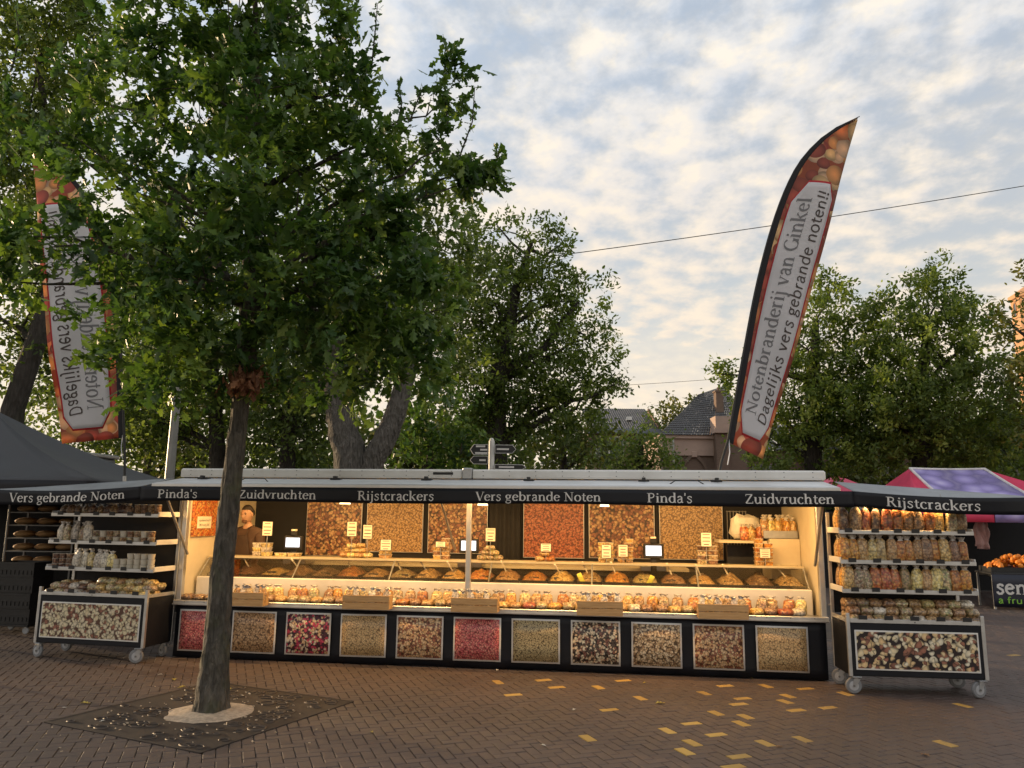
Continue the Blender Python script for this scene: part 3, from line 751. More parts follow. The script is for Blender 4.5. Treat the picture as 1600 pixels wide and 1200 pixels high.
tiled_slope(ch, (-.2, -.25, 5.08), (3.6, -.25, 5.08), (3.6, 3.0, 7.75), (2.3, 3.0, 7.3), 20, 34, M_ROOFT)
cm = MB(); cm.box((2.62, 1.2, 6.0), (2.94, 1.6, 7.15)); cm.box((2.58, 1.16, 7.15), (2.98, 1.64, 7.22)); cm.tube([(2.78, 1.4, 7.22), (2.78, 1.4, 7.38)], .06, 8)
cm.build('chimney', M_BW, ch)
nv = thing('brick_hall', 'long dark brick hall partly hidden behind the right hand trees', 'building', Matrix.Translation((9.75, 33.2, 0)))
MB().box((0, 0, 0), (26, 8, 4.6)).build('wall', M_HB, nv)
for x in (.6, 3.2, 5.8, 8.4, 11, 13.6):
    f = MB().box((x, -.05, 1.6), (x + 1.3, .02, 4.0)).build('window', M_PANE, nv)
    gm = MB()
    for t in (0, .42, .84, 1.26): gm.box((x + t, -.09, 1.6), (x + t + .04, -.051, 4.0))
    for t in (0, .6, 1.2, 1.8, 2.36): gm.box((x, -.085, 1.6 + t), (x + 1.3, -.052, 1.64 + t))
    gm.build('glazing_bar', MT['steel_dark'], f)
tiled_slope(nv, (-.2, -.3, 4.6), (26, -.3, 4.6), (26, 4, 6.2), (-.2, 4, 6.2), 8, 60, M_ROOFT)
# tiled house
hs = thing('tiled_house', 'terraced house with grey tiled roof and white windows far behind the trees', 'building', Matrix.Translation((4.6, 46, 0)))
MB().box((0, 0, 0), (4.2, 7, 6.9)).build('wall', M_HB, hs)
tiled_slope(hs, (-.1, -.35, 6.9), (4.2, -.35, 6.9), (4.0, 3.3, 8.6), (-.1, 3.3, 8.6), 16, 30, M_ROOFT)
MB().box((4.0, -.3, 6.9), (4.25, 6.9, 7.0)).add([(4.2, -.35, 6.95), (4.2, 6.9, 6.95), (4.2, 3.3, 8.65), (4.3, -.35, 6.95), (4.3, 6.9, 6.95), (4.3, 3.3, 8.65)], [(0, 1, 2), (5, 4, 3), (0, 2, 5, 3), (2, 1, 4, 5)]).build('gable', M_HB, hs)
MB().box((-.2, -.5, 6.62), (4.3, .02, 6.90)).build('gutter', mat('blue_grey_fascia', (.16, .19, .24), .6), hs)
for x, z in ((.5, 5.3), (1.35, 5.3), (3.25, 5.3), (.5, 2.4), (2.6, 2.4)):
    wf = MB().box((x - .08, -.10, z - .08), (x + .78, .0, z + 1.18)).build('window', M_WFR, hs)
    MB().box((x, -.115, z), (x + .70, -.101, z + 1.1)).build('pane', M_PANE, wf)
MB().box((2.45, .6, 7.55), (2.75, 1.1, 7.75), M=Matrix.Rotation(0, 4, 'X')).build('skylight', M_WFR, hs)
# church tower, the only thing the low sun reaches
tw = thing('church_tower', 'orange sunlit brick church tower at the right edge of the sky', 'tower', Matrix.Translation((63.7, 90, 0)) @ Matrix.Rotation(R(12), 4, 'Z'))
MB().lathe([(2.9, 0), (2.9, 28.3), (3.15, 28.4), (3.15, 28.9), (2.9, 29.0), (.2, 30.9)], 8, smooth=False).build('shaft', M_TW, tw)
for k in range(8):
    a = 2 * PI * (k + .5) / 8; Mx = Matrix.Rotation(a, 4, 'Z') @ Matrix.Translation((2.69, 0, 26.3)) @ Matrix.Rotation(R(90), 4, 'Z')
    pp = arch_pts(0, 0, .35, 1.1, 5)
    MB().add([Mx @ Vector((x, -.03, z)) for x, z in pp], [tuple(range(len(pp)))]).build('louvre_window', M_PANE, tw)
    MB().tube([Mx @ Vector((x, -.04, z)) for x, z in pp], .06, 5).build('window_surround', M_TW, tw)
# lamp post, signpost, wires
lp = thing('lamp_post', 'tall grey street lamp post behind the left part of the stall', 'lamp post', Matrix.Translation((-7.5, 17, 0)))
MB().tube([(0, 0, 0), (0, 0, 1.2), (.02, 0, 4.6), (.05, 0, 6.4)], [.12, .11, .085, .06], 14).build('pole', mat('galvanised_grey', (.30, .30, .29), .5, .5, .12, 4), lp)
MB().lathe([(.13, 0), (.13, .6), (.10, .62)], 14).build('base_sleeve', MT['steel_dark'], lp)
MB().tube([(.05, 0, 6.4), (.10, -.2, 6.62), (.12, -.6, 6.7)], .04, 10).build('arm', MT['zinc'], lp)
lh = MB(); blob(12, 6, lambda u: Vector((.12 + u.x * .13, -.8 + u.y * .36, 6.68 + (u.z * .08 if u.z > 0 else u.z * .05))), mb=lh); lh.build('lamp_head', MT['zinc'], lp)
MB().tube([(0.0, 0, 4.12), (0.0, 0, 4.2)], .10, 14).build('clamp', MT['steel_dark'], lp)
sgp = thing('finger_signpost', 'white signpost with black finger boards above the stall roof', 'signpost', Matrix.Translation((-.357, 14, .51)) @ Matrix.Scale(.7, 4))
MB().tube([(0, 0, -.7286), (0, 0, 3.62)], .075, 12).build('post', MT['white'], sgp)
blob(10, 6, lambda u: Vector((u.x * .06, u.y * .06, 3.64 + u.z * .06)), mb=(q := MB())); q.build('finial', MT['white'], sgp)
def finger(x0, x1, z, h, lines, tip):
    d = math.copysign(.09, x1 - x0)
    pts = [(x0, z - h/2), (x1, z - h/2), (x1 + d, z), (x1, z + h/2), (x0, z + h/2)]
    mb = MB(); k = 5
    mb.add([(x, -.10, zz_) for x, zz_ in pts] + [(x, -.06, zz_) for x, zz_ in pts], [tuple(range(k)), tuple(range(2*k-1, k-1, -1))] + [(i, k+i, k+(i+1) % k, (i+1) % k) for i in range(k)])
    o = mb.build('finger_board', MT['black'], sgp)
    eb = MB()
    for a_, b_ in zip(pts, pts[1:] + pts[:1]): eb.tube([(a_[0], -.105, a_[1]), (b_[0], -.105, b_[1])], .007, 4)
    eb.build('border', MT['letter'], o)
    for q, (l0, l1) in enumerate(lines):
        zc = z + h/2 - h * (q + .5) / len(lines)
        MB().box((x0 + (x1-x0)*l0, -.104, zc - .022), (x0 + (x1-x0)*l1, -.1005, zc + .022)).build('text_line', MT['letter'], o)
finger(-.09, -.46, 3.38, .26, [(.2, .85), (.05, .55), (.05, .9)], 1); finger(.09, .54, 3.40, .21, [(.1, .8)], 1); finger(-.09, -.46, 3.11, .20, [(.15, .6)], 1); finger(.09, .80, 2.94, .12, [(.15, .7)], 1)
def wire(p, q, sag, lab):
    a, b_ = at(*p), at(*q); base = a.copy()
    pts = [a.lerp(b_, i / 24) - Vector((0, 0, sag * 4 * (i / 24) * (1 - i / 24))) - base for i in range(25)]
    o = MB().tube(pts, .011, 6).build('overhead_wire', MT['black_matt'], None, Matrix.Translation(base))
    tag(o, lab, 'wire', 'overhead wires')
wire((780, 411, 19), (1720, 270, 21), .1, 'long thin overhead wire crossing the sky behind the feather flag')
wire((930, 604, 40), (1180, 587, 40), .05, 'short faint wire in the sky left of the flag foot')
# ------------------------------------------------------------------ lettering
def _arc(cx, cy, rx, ry, a0, a1, n=14):
    return [(cx + rx * math.cos(R(a0 + (a1 - a0) * i / n)), cy + ry * math.sin(R(a0 + (a1 - a0) * i / n))) for i in range(n + 1)]
# strokes of a bookish serif: (points, width or None = broad nib); serifs: (x, y, half width)
TH, TN = .115, .042
GL = {
 'V': (.60, [([(.06,.7),(.30,.0)], TH), ([(.30,.0),(.53,.7)], TN)], [(.07,.69,.10),(.53,.69,.09)]),
 'e': (.47, [([(.08,.27),(.39,.29)], TN), (_arc(.24,.245,.175,.235,10,325), None)], []),
 'r': (.38, [([(.12,0),(.12,.47)], TH), ([(.14,.34),(.22,.46),(.33,.45)], .075)], [(.13,.012,.11),(.07,.465,.06)]),
 's': (.40, [([(.33,.38),(.30,.46),(.20,.48),(.10,.44),(.09,.35),(.19,.275),(.30,.20),(.32,.10),(.24,.01),(.13,.0),(.07,.06),(.06,.12)], .072)], []),
 'g': (.50, [(_arc(.22,.33,.14,.145,0,360), None), ([(.16,.19),(.11,.11),(.18,.06),(.34,.04),(.41,-.04),(.37,-.15),(.22,-.20),(.08,-.16),(.06,-.07),(.15,.02)], .06), ([(.33,.42),(.45,.47)], .06)], []),
 'b': (.53, [([(.11,0),(.11,.74)], TH), (_arc(.27,.24,.18,.235,150,-150), None)], [(.07,.735,.07)]),
 'a': (.47, [([(.09,.38),(.13,.46),(.24,.48),(.33,.42),(.335,.30),(.335,.05),(.42,.02)], .095), ([(.33,.29),(.16,.25),(.08,.17),(.09,.05),(.17,.0),(.27,.04),(.33,.11)], .07)], []),
 'n': (.56, [([(.12,0),(.12,.47)], TH), ([(.15,.37),(.24,.46),(.34,.46),(.41,.38),(.42,.28)], .08), ([(.42,.30),(.42,0)], TH)], [(.13,.012,.11),(.42,.012,.11),(.07,.465,.06)]),
 'd': (.54, [([(.41,.03),(.41,.74)], TH), (_arc(.25,.24,.18,.235,30,330), None)], [(.37,.735,.07),(.46,.012,.05)]),
 'N': (.72, [([(.14,0),(.14,.70)], TN), ([(.13,.70),(.56,.0)], TH), ([(.57,0),(.57,.70)], TN)], [(.13,.012,.11),(.10,.69,.09),(.57,.69,.10)]),
 'o': (.51, [(_arc(.25,.24,.19,.24,0,360,20), None)], []),
 't': (.35, [([(.16,.62),(.15,.12),(.20,.02),(.32,.04)], .09), ([(.04,.455),(.31,.455)], .05)], []),
 'P': (.57, [([(.14,0),(.14,.70)], TH), ([(.14,.675),(.30,.68),(.42,.64),(.46,.53),(.42,.40),(.30,.34),(.16,.34)], .075)], [(.15,.012,.13),(.10,.69,.10)]),
 'i': (.28, [([(.13,0),(.13,.47)], TH), (_arc(.13,.645,.03,.03,0,360,8), .06)], [(.14,.012,.11),(.08,.465,.06)]),
 "'": (.18, [([(.09,.74),(.08,.52)], .07)], []),
 'Z': (.60, [([(.09,.665),(.49,.665)], .06), ([(.48,.67),(.09,.03)], .10), ([(.09,.03),(.52,.03)], .06), ([(.09,.69),(.08,.54)], TN), ([(.52,.01),(.53,.17)], TN)], []),
 'u': (.56, [([(.11,.47),(.11,.15)], TH), ([(.11,.18),(.14,.05),(.22,.01),(.33,.05),(.40,.12)], .075), ([(.42,.47),(.42,0)], TH)], [(.07,.465,.06),(.37,.465,.06),(.47,.012,.05)]),
 'v': (.50, [([(.07,.47),(.24,0)], TH), ([(.24,0),(.42,.47)], TN)], [(.08,.465,.09),(.42,.465,.08)]),
 'c': (.43, [(_arc(.24,.24,.18,.24,45,318), None), (_arc(.34,.40,.02,.02,0,360,6), .05)], []),
 'h': (.57, [([(.12,0),(.12,.74)], TH), ([(.15,.37),(.24,.46),(.34,.46),(.41,.38),(.42,.28)], .08), ([(.42,.30),(.42,0)], TH)], [(.13,.012,.11),(.42,.012,.11),(.07,.735,.07)]),
 'R': (.64, [([(.14,0),(.14,.70)], TH), ([(.14,.675),(.30,.68),(.42,.63),(.44,.52),(.40,.41),(.28,.36),(.16,.36)], .075), ([(.30,.37),(.55,.0)], .10)], [(.15,.012,.12),(.10,.69,.10),(.58,.012,.05)]),
 'j': (.27, [([(.14,.47),(.14,-.06),(.10,-.17),(.0,-.2)], .10), (_arc(.14,.645,.03,.03,0,360,8), .06)], [(.09,.465,.06)]),
 'k': (.55, [([(.12,0),(.12,.74)], TH), ([(.14,.22),(.42,.46)], TN), ([(.23,.29),(.45,.0)], .10)], [(.13,.012,.11),(.07,.735,.07),(.42,.465,.08),(.47,.012,.07)]),
 'G': (.70, [(_arc(.36,.35,.28,.345,45,345,20), None), ([(.61,.02),(.61,.30)], TH)], [(.60,.30,.11)]),
 'l': (.28, [([(.13,0),(.13,.74)], TH)], [(.14,.012,.11),(.08,.735,.07)]),
 'D': (.68, [([(.13,0),(.13,.70)], TH), ([(.13,.675),(.32,.68),(.50,.60),(.57,.42),(.55,.22),(.45,.07),(.30,.02),(.13,.025)], .085)], []),
 '!': (.25, [([(.12,.72),(.12,.20)], .10), (_arc(.12,.045,.03,.03,0,360,8), .06)], []),
 ' ': (.26, [], []),
}
def strip(mb, pts, w, fn, nib=True):
    out = []
    for i, p in enumerate(pts):
        a = pts[max(i-1, 0)]; b_ = pts[min(i+1, len(pts)-1)]
        dx, dy = b_[0] - a[0], b_[1] - a[1]; L = math.hypot(dx, dy) or 1e-6
        ww = w if w is not None else TN + (TH - TN) * abs(dy / L) ** 1.3
        nx, ny = -dy / L * ww / 2, dx / L * ww / 2
        if w == TH or (w is not None and abs(dy) > 1.2 * abs(dx) and len(pts) == 2): nx, ny = -math.copysign(ww/2, dy), 0
        out.append(((p[0]+nx, p[1]+ny), (p[0]-nx, p[1]-ny)))
    vs = [fn(*q) for pr in out for q in pr]
    mb.add(vs, [(2*i, 2*i+1, 2*i+3, 2*i+2) for i in range(len(pts)-1)])
def text_width(s, space=1.0): return sum(GL[c][0] for c in s)
def letter_mesh(ch_, fn, serif=True, wt=1.0, bold=None):
    mb = MB(); adv, st, sf = GL[ch_]
    for pts, w in st:
        if len(pts) == 2:
            pts = [(pts[0][0] + (pts[1][0]-pts[0][0]) * t / 4, pts[0][1] + (pts[1][1]-pts[0][1]) * t / 4) for t in range(5)]
        strip(mb, pts, bold if bold else w, fn)
    if serif:
        for x, y, h in sf: strip(mb, [(x - h, y), (x, y), (x + h, y)], .035, fn)
    return mb
def write_word(word, parent, material, place, height, x0, x1, y0, serif=True, bold=None, slant=0.0, name='letter'):
    """one flat print mesh per word; place(x, y) -> 3-D point on the cloth"""
    tot = text_width(word); s = (x1 - x0) / tot; hs = height / .7
    mb = MB(); x = x0
    for c in word:
        if c == ' ' and mb.v:
            o = mb.build(name, material, parent); mb = MB()
        if c != ' ':
            g = letter_mesh(c, lambda u, v, x=x: place(x + (u + slant * v) * s, y0 + v * hs), serif, bold=bold)
            mb.add(g.v, g.f)
        x += GL[c][0] * s
    return mb.build(name, material, parent)

# ------------------------------------------------------------------ the nut trailer
N_RED = nut_print('print_red_peanuts', [(0.739,0.185,0.172), (0.818,0.264,0.224), (0.660,0.132,0.145), (0.871,0.370,0.290)], (.26,.04,.04), .042, 1.5, 0, 4)
N_ALM = nut_print('print_almonds', [(0.554,0.343,0.172), (0.660,0.422,0.224), (0.475,0.277,0.132), (0.607,0.383,0.198)], (.16,.085,.04), .050, 1.6, 0, 4)
N_MIXR = nut_print('print_berry_mix', [(0.660,0.066,0.132), (0.871,0.726,0.475), (0.040,0.026,0.033), (0.792,0.554,0.290), (0.581,0.053,0.106), (0.066,0.026,0.040), (0.880,0.792,0.594)], (.03,.015,.02), .060, 1.25, .2, 4)
N_CHICK = nut_print('print_chickpeas', [(0.686,0.475,0.238), (0.739,0.528,0.264), (0.634,0.422,0.198)], (.20,.12,.05), .042, 1.05, 0, 4)
N_MIX = nut_print('print_roast_mix', [(0.766,0.502,0.264), (0.871,0.634,0.370), (0.290,0.092,0.059), (0.686,0.396,0.185), (0.818,0.554,0.317), (0.396,0.132,0.079)], (.13,.05,.03), .055, 1.4, .25, 4)
N_SEED = nut_print('print_seeds', [(0.554,0.449,0.238), (0.634,0.502,0.264), (0.475,0.370,0.185)], (.12,.08,.035), .033, 1.5, 0, 4)
N_DARKM = nut_print('print_dark_mix', [(0.880,0.726,0.502), (0.818,0.554,0.343), (0.033,0.016,0.016), (0.211,0.053,0.040), (0.880,0.792,0.581), (0.040,0.020,0.020)], (.02,.01,.01), .058, 1.5, .35, 4)
N_PIST = nut_print('print_pistachio', [(0.739,0.554,0.343), (0.528,0.370,0.198), (0.818,0.660,0.436), (0.290,0.172,0.092)], (.10,.06,.03), .052, 1.7, 0, 4)
N_CART = nut_print('print_mixed_nuts', [(.84,.70,.44), (.80,.56,.28), (.86,.78,.60), (.34,.11,.07), (.82,.62,.34), (.84,.74,.54), (.22,.06,.04)], (.025,.012,.012), .092, 1.55, .45, 4, keep=.72)
N_CARTL = nut_print('print_cashew_mix', [(.74,.64,.42), (.70,.58,.36), (.72,.62,.44), (.28,.08,.05), (.76,.66,.46)], (.12,.05,.03), .085, 1.5, .45, 4, keep=.92)
BK1 = nut_print('back_print_dark', [(.40,.22,.10), (.25,.09,.05), (.50,.32,.16), (.14,.05,.03)], (.04,.02,.015), .085, 1.4, .3, 4)
BK2 = nut_print('back_print_peanut', [(.48,.30,.13), (.54,.35,.17), (.42,.25,.10)], (.20,.11,.05), .06, 1.6, 0, 4)
BK3 = nut_print('back_print_red', [(.42,.13,.06), (.36,.10,.045), (.47,.17,.08)], (.14,.035,.015), .065, 1.8, 0, 4)
b = NB('wood'); v = b.coord()
n_ = b.noise(b.mapping(v, scale=(1.2, 14, 14)), 5, 5, .6, .6)
wc = b.ramp(n_, [(.3, (.46, .26, .10)), (.7, (.64, .41, .19))])
kn = b.vor(b.mapping(v, scale=(5, 12, 12)), 1.0); wc = b.mix(b.ramp(kn.outputs['Distance'], [(.04, (.9,)*3), (.12, (0,0,0))]), wc, (.18, .09, .04))
b.base(wc); b.set(Roughness=.7); b.bump(n_, .2, .003); MT['wood'] = b.m
trl = thing('market_trailer', 'long black nut stall trailer with open counter, nut pictures and lettered awning', 'trailer', TR)
W = 7.46; AY = -.62
MB().box((.02, .02, .04), (W - .02, 1.95, .58)).build('chassis', MT['black'], trl)
# skirt with slight billows
def skirt(u, v):
    x = u * W; z = .015 + .595 * v
    return Vector((x, -.012 + .010 * math.sin(x * 4.7) * (1 - v) + .006 * math.sin(x * 13 + 2 * v), z))
MB().sheet(skirt, 90, 6, .006).build('skirt', MT['tarp'], trl)
MB().sheet(lambda u, v: Vector((W + .004, .0 + 1.9 * u, .015 + .6 * v)), 6, 3, .006).build('skirt_end', MT['tarp'], trl)
MB().sheet(lambda u, v: Vector((-.004, 1.9 * (1-u), .015 + .6 * v)), 6, 3, .006).build('skirt_end', MT['tarp'], trl)
PR = [N_RED, N_ALM, N_MIXR, N_CHICK, N_MIX, N_RED, N_SEED, N_DARKM, N_PIST, N_MIX, N_CHICK]
PL = ['red peanuts', 'almonds', 'berry and nut mix', 'chickpeas', 'roasted mix', 'red peanuts', 'seeds', 'dark nut mix', 'pistachios', 'roasted mix', 'chickpeas']
M_CARD = mat('white_print_border', (.74, .72, .68), .5, 0, .04, 5, 0)
for k in range(11):
    x0 = .065 + .6655 * k; t = random.uniform(-.008, .008)
    Mx = Matrix.Translation((x0, -.036, .085)) @ Matrix.Rotation(t, 4, 'Y')
    p = MB().sheet(lambda u, v: Vector((u * .545, .004 * math.sin(u * 5 + k), v * .475)), 6, 3, .006).build('poster', M_CARD, trl, Mx)
    p['label'] = 'white bordered picture of ' + PL[k]
    MB().sheet(lambda u, v: Vector((.018 + u * .509, -.003 + .004 * math.sin((.033 + u * .934) * 5 + k), .018 + v * .439)), 6, 3, .0015).build('print', PR[k], p)
# counter rail, ledges, display case
ra = MB(); ra.cbox((-.03, -.05, .605), (W + .03, .0, .665), .006); ra.box((-.03, -.062, .615), (W + .03, -.051, .628)); ra.build('counter_rail', MT['alu'], trl)
for k in range(30):
    MB().lathe([(.007, 0), (.006, .004)], 6, M=Matrix.Translation((.12 + k * .249, -.05, .648)) @ Matrix.Rotation(R(90), 4, 'X')).build('rivet', MT['steel_dark'], trl)
MB().box((0, .001, .61), (W, .32, .645)).build('front_ledge', MT['zinc'], trl)
MB().cbox((.04, .32, .60), (W - .04, .40, .915), .01).build('case_front', MT['white'], trl)
MB().box((.05, .40, .60), (W - .05, .98, .80)).build('case_body', MT['black'], trl)
MB().box((.04, .60, 1.135), (W - .06, .95, 1.15)).build('case_top_shelf', mat('warm_glass_shelf', (.55, .48, .32), .3, 0, .1, 5, 0), trl)
MB().cbox((.04, .575, 1.128), (W - .06, .60, 1.156), .004).build('case_top_rail', mat('brass_toned_rail', (.62, .54, .36), .35, .3, .08, 6, 0), trl)
M_GL = glassy('display_glass', (.97, .97, .95))
for k in range(6):
    x0 = .06 + k * (W - .12) / 6; x1 = x0 + (W - .12) / 6 - .012
    pv = [(x0, .335, .918), (x1, .335, .918), (x1, .585, 1.128), (x0, .585, 1.128)]
    MB().add(pv + [(x, y + .005, z + .001) for x, y, z in pv], [(0, 1, 2, 3), (7, 6, 5, 4), (0, 4, 5, 1), (2, 6, 7, 3), (1, 5, 6, 2), (0, 3, 7, 4)]).build('pane', M_GL, trl)
for k in range(7):
    x = .055 + k * (W - .12) / 6
    MB().tube([(x, .335, .90), (x, .585, 1.135)], .011, 6).build('pane_strut', MT['zinc'], trl)
# body: end walls, back wall, roof, corner posts
def endwall(x0, x1):
    MB().box((x0, .10, .58), (x1, 1.95, 2.10)).build('end_wall', MT['cream'], trl)
endwall(-.03, .0); endwall(W, W + .03)
MB().box((0, 1.92, .58), (W, 1.95, 2.10)).build('back_wall', MT['black_matt'], trl)
for x in (-.025, W - .035): MB().cbox((x, -.0, .60), (x + .06, .075, 2.08), .006).build('corner_post', MT['alu'], trl)
MB().box((-.06, .02, 2.085), (W + .06, 1.98, 2.12)).build('ceiling_panel', mat('ceiling_panel_cream', (.55, .50, .40), .6), trl)
for x0, x1 in ((-.09, 3.46), (3.56, W + .09)):
    rl = MB(); rl.cbox((x0, -.02, 2.125), (x1, .12, 2.235), .02); rl.box((x0 + .02, -.032, 2.128), (x1 - .02, -.021, 2.142)); o = rl.build('roof_lip', MT['white'], trl)
    for k in range(13):
        xx = x0 + .14 + k * (x1 - x0 - .28) / 12
        for zz_ in (2.16, 2.212): MB().lathe([(.006, 0), (.005, .004)], 6, M=Matrix.Translation((xx, -.02, zz_)) @ Matrix.Rotation(R(90), 4, 'X')).build('rivet', MT['steel_dark'], o)
MB().cbox((3.455, -.04, 2.12), (3.565, .13, 2.25), .008).build('roof_joint', MT['zinc'], trl)
MB().cbox((3.10, -.027, 2.17), (3.34, -.018, 2.20), .003).build('vent_slot', MT['black'], trl)
MB().box((-.08, .12, 2.125), (W + .08, 1.98, 2.20)).build('roof', MT['white'], trl)
# awning flap (raised shutter) with hinges and rail
def flap(u, v):
    x = -.05 + (W + .10) * u; y = .0 + (AY - .0) * v
    return Vector((x, y, 2.118 - .088 * v))
MB().sheet(lambda u, v: flap(u, 1 - v), 30, 3, .022).build('awning_flap', mat('awning_white', (.66, .68, .70), .4, .2, .06, 2, .02, dirt=(.5, .5, .48)), trl)
MB().cbox((-.06, AY - .03, 1.986), (W + .06, AY + .005, 2.026), .006).build('awning_rail', MT['alu'], trl)
for x in (.28, 1.95, 3.05, 4.25, 5.55, 6.35):
    h_ = MB(); h_.cbox((x - .06, -.16, 2.094), (x + .06, -.06, 2.118), .004, M=None); h_.cbox((x - .02, -.18, 2.10), (x + .02, -.12, 2.142), .004); h_.build('hinge', MT['black'], trl)
for x in (1.05, 6.0):
    MB().tube([(x - .18, -.4, 2.06), (x - .12, -.36, 2.10), (x + .12, -.36, 2.10), (x + .18, -.4, 2.06)], .006, 6).build('grab_wire', MT['black'], trl)
# valance, main span
def val(u, v):
    x = -.18 + (W + .36) * u
    return Vector((x, AY - .034 + .006 * math.sin(x * 3.1) * (1 - v) + .004 * math.sin(x * 9), 1.826 + .162 * v + .006 * math.sin(x * 1.7) * (1 - v)))
va = MB().sheet(val, 120, 4, .004).build('valance', MT['tarp'], trl)
def vplace(x, z): 
    u = (x + .18) / (W + .36); v = (z - 1.826) / .162
    p = val(u, v); return Vector((p.x, p.y - .0045, p.z))
for wd, x0, x1 in (("Pinda's", .03, .52), ('Zuidvruchten', 1.01, 1.93), ('Rijstcrackers', 2.40, 3.27), ('Vers gebrande Noten', 3.73, 5.08), ("Pinda's", 5.56, 6.03), ('Zuidvruchten', 6.56, 7.45)):
    o = write_word(wd, va, MT['letter'], vplace, .095, x0, x1, 1.858, name='lettering')
# side wings of the awning (cloth extensions over the two carts)
def wing_top(sx):
    def f(u, v):
        if sx > 0:
            x = W + .18 + 1.70 * u; y = (.0 - .10 * u) * (1 - v) + (AY - .03 - .06 * u) * v
            z = (2.115 - .13 * u) * (1 - v) + (1.990 - .05 * u) * v - .07 * math.sin(PI * u) * math.sin(PI * v) - .028 * math.sin(PI * u) * v
        else:
            x = -.18 - 1.85 * u; y = (.0 - .10 * u) * (1 - v) + (AY - .03 - .06 * u) * v
            z = (2.115 - .13 * u) * (1 - v) + (1.990 - .05 * u) * v - .06 * math.sin(PI * u) * math.sin(PI * v) - .030 * math.sin(PI * u) * v
        return Vector((x, y, z))
    return f
fr = wing_top(1); fl = wing_top(-1)
MB().sheet(lambda u, v: fr(u, 1 - v), 26, 8, .004).build('awning_wing', MT['greytarp'], trl)
MB().sheet(lambda u, v: fl(1 - u, 1 - v), 26, 8, .004).build('awning_wing', MT['greytarp'], trl)
def wval(f, s):
    def g(u, v):
        p = f(u, 1.0); hgt = .150 + .02 * u
        return Vector((p.x, p.y - .008 + .012 * math.sin(u * 11) * (1 - v), p.z - hgt * (1 - v) - .004))
    return g
gr, gl = wval(fr, 1), wval(fl, -1)
wr_ = MB().sheet(gr, 40, 4, .004).build('wing_valance', MT['tarp'], trl)
wl_ = MB().sheet(lambda u, v: gl(1 - u, v), 40, 4, .004).build('wing_valance', MT['tarp'], trl)
def place_on(g, xa, xb, flip):
    def f(x, v):
        u = (x - xa) / (xb - xa); p = g(u, v)
        return Vector((p.x, p.y - .006, p.z))
    return f
def write_on(word, par, g, u0, u1, v0, hv):
    tot = text_width(word); s = (u1 - u0) / tot; mb = MB(); u = u0
    for c in word:
        if c == ' ' and mb.v:
            mb.build('lettering', MT['letter'], par); mb = MB()
        if c != ' ':
            q = letter_mesh(c, lambda a, b_, u=u: g(u + a * s, v0 + b_ / .7 * hv) + Vector((0, -.006, 0)))
            mb.add(q.v, q.f)
        u += GL[c][0] * s
    o = mb.build('lettering', MT['letter'], par)
write_on('Rijstcrackers', wr_, gr, .18, .70, .22, .60)
write_on('Vers gebrande Noten', wl_, gl, .865, .10, .20, .62)
# gas struts and poles carrying the flap
for x in (.05, W - .09): MB().tube([(x, AY + .03, 1.98), (x + .02, .02, 1.20)], .016, 8).build('strut', MT['zinc'], trl)
MB().cbox((3.50, .03, .62), (3.56, .09, 2.08), .006).build('centre_post', MT['alu'], trl)
MB().tube([(3.28, AY + .05, 1.98), (3.36, .12, 1.30)], .013, 8).build('strut', MT['zinc'], trl)
# inside: back counter, picture panels
MB().box((.05, 1.35, .58), (W - 1.2, 1.90, 1.02)).build('back_counter', MT['black'], trl)
MB().box((.9, 1.30, 1.02), (W - 1.3, 1.90, 1.055)).build('back_counter_top', MT['cream'], trl)
for k, (x0, x1, mm, zb) in enumerate(((.80, 1.63, BK1, 1.10), (1.70, 2.53, BK2, 1.17), (2.60, 3.46, BK1, 1.17), (3.96, 4.81, BK3, 1.13), (4.87, 5.77, BK1, 1.14), (5.83, 6.68, BK2, 1.14))):
    p = MB().cbox((x0, 1.885, zb), (x1, 1.915, 2.06), .004).build('picture_panel', MT['zinc'], trl)
    MB().box((x0 + .012, 1.878, zb + .012), (x1 - .012, 1.884, 2.05)).build('print', mm, p)
cur = lambda u, v: Vector((3.50 + .42 * u, 1.80 + .02 * math.sin(u * 22), .7 + 1.38 * v))
MB().sheet(cur, 40, 2, .006).build('curtain', MT['black_matt'], trl)
MB().box((.0, 1.0, .58), (.03, 1.9, 1.38)).build('side_cupboard', MT['cream'], trl)
MB().cbox((.004, .16, 1.40), (.03, .74, 2.05), .004).build('side_picture', nut_print('side_print', [(.66,.20,.05), (.72,.30,.08), (.60,.14,.04), (.70,.42,.14)], (.3,.06,.02), .06, 1.5, 0, 4, plane='YZ'), trl)
cab = MB(); cab.cbox((W - .36, .95, .60), (W - .002, 1.5, 1.46), .006); cab.build('end_cabinet', MT['cream'], trl)
MB().box((W - .95, 1.05, 1.40), (W - .37, 1.5, 1.43)).build('side_shelf', MT['cream'], trl)
MB().box((W - .80, 1.45, .60), (W - .37, 1.52, 1.36)).build('dark_cupboard', MT['black'], trl)
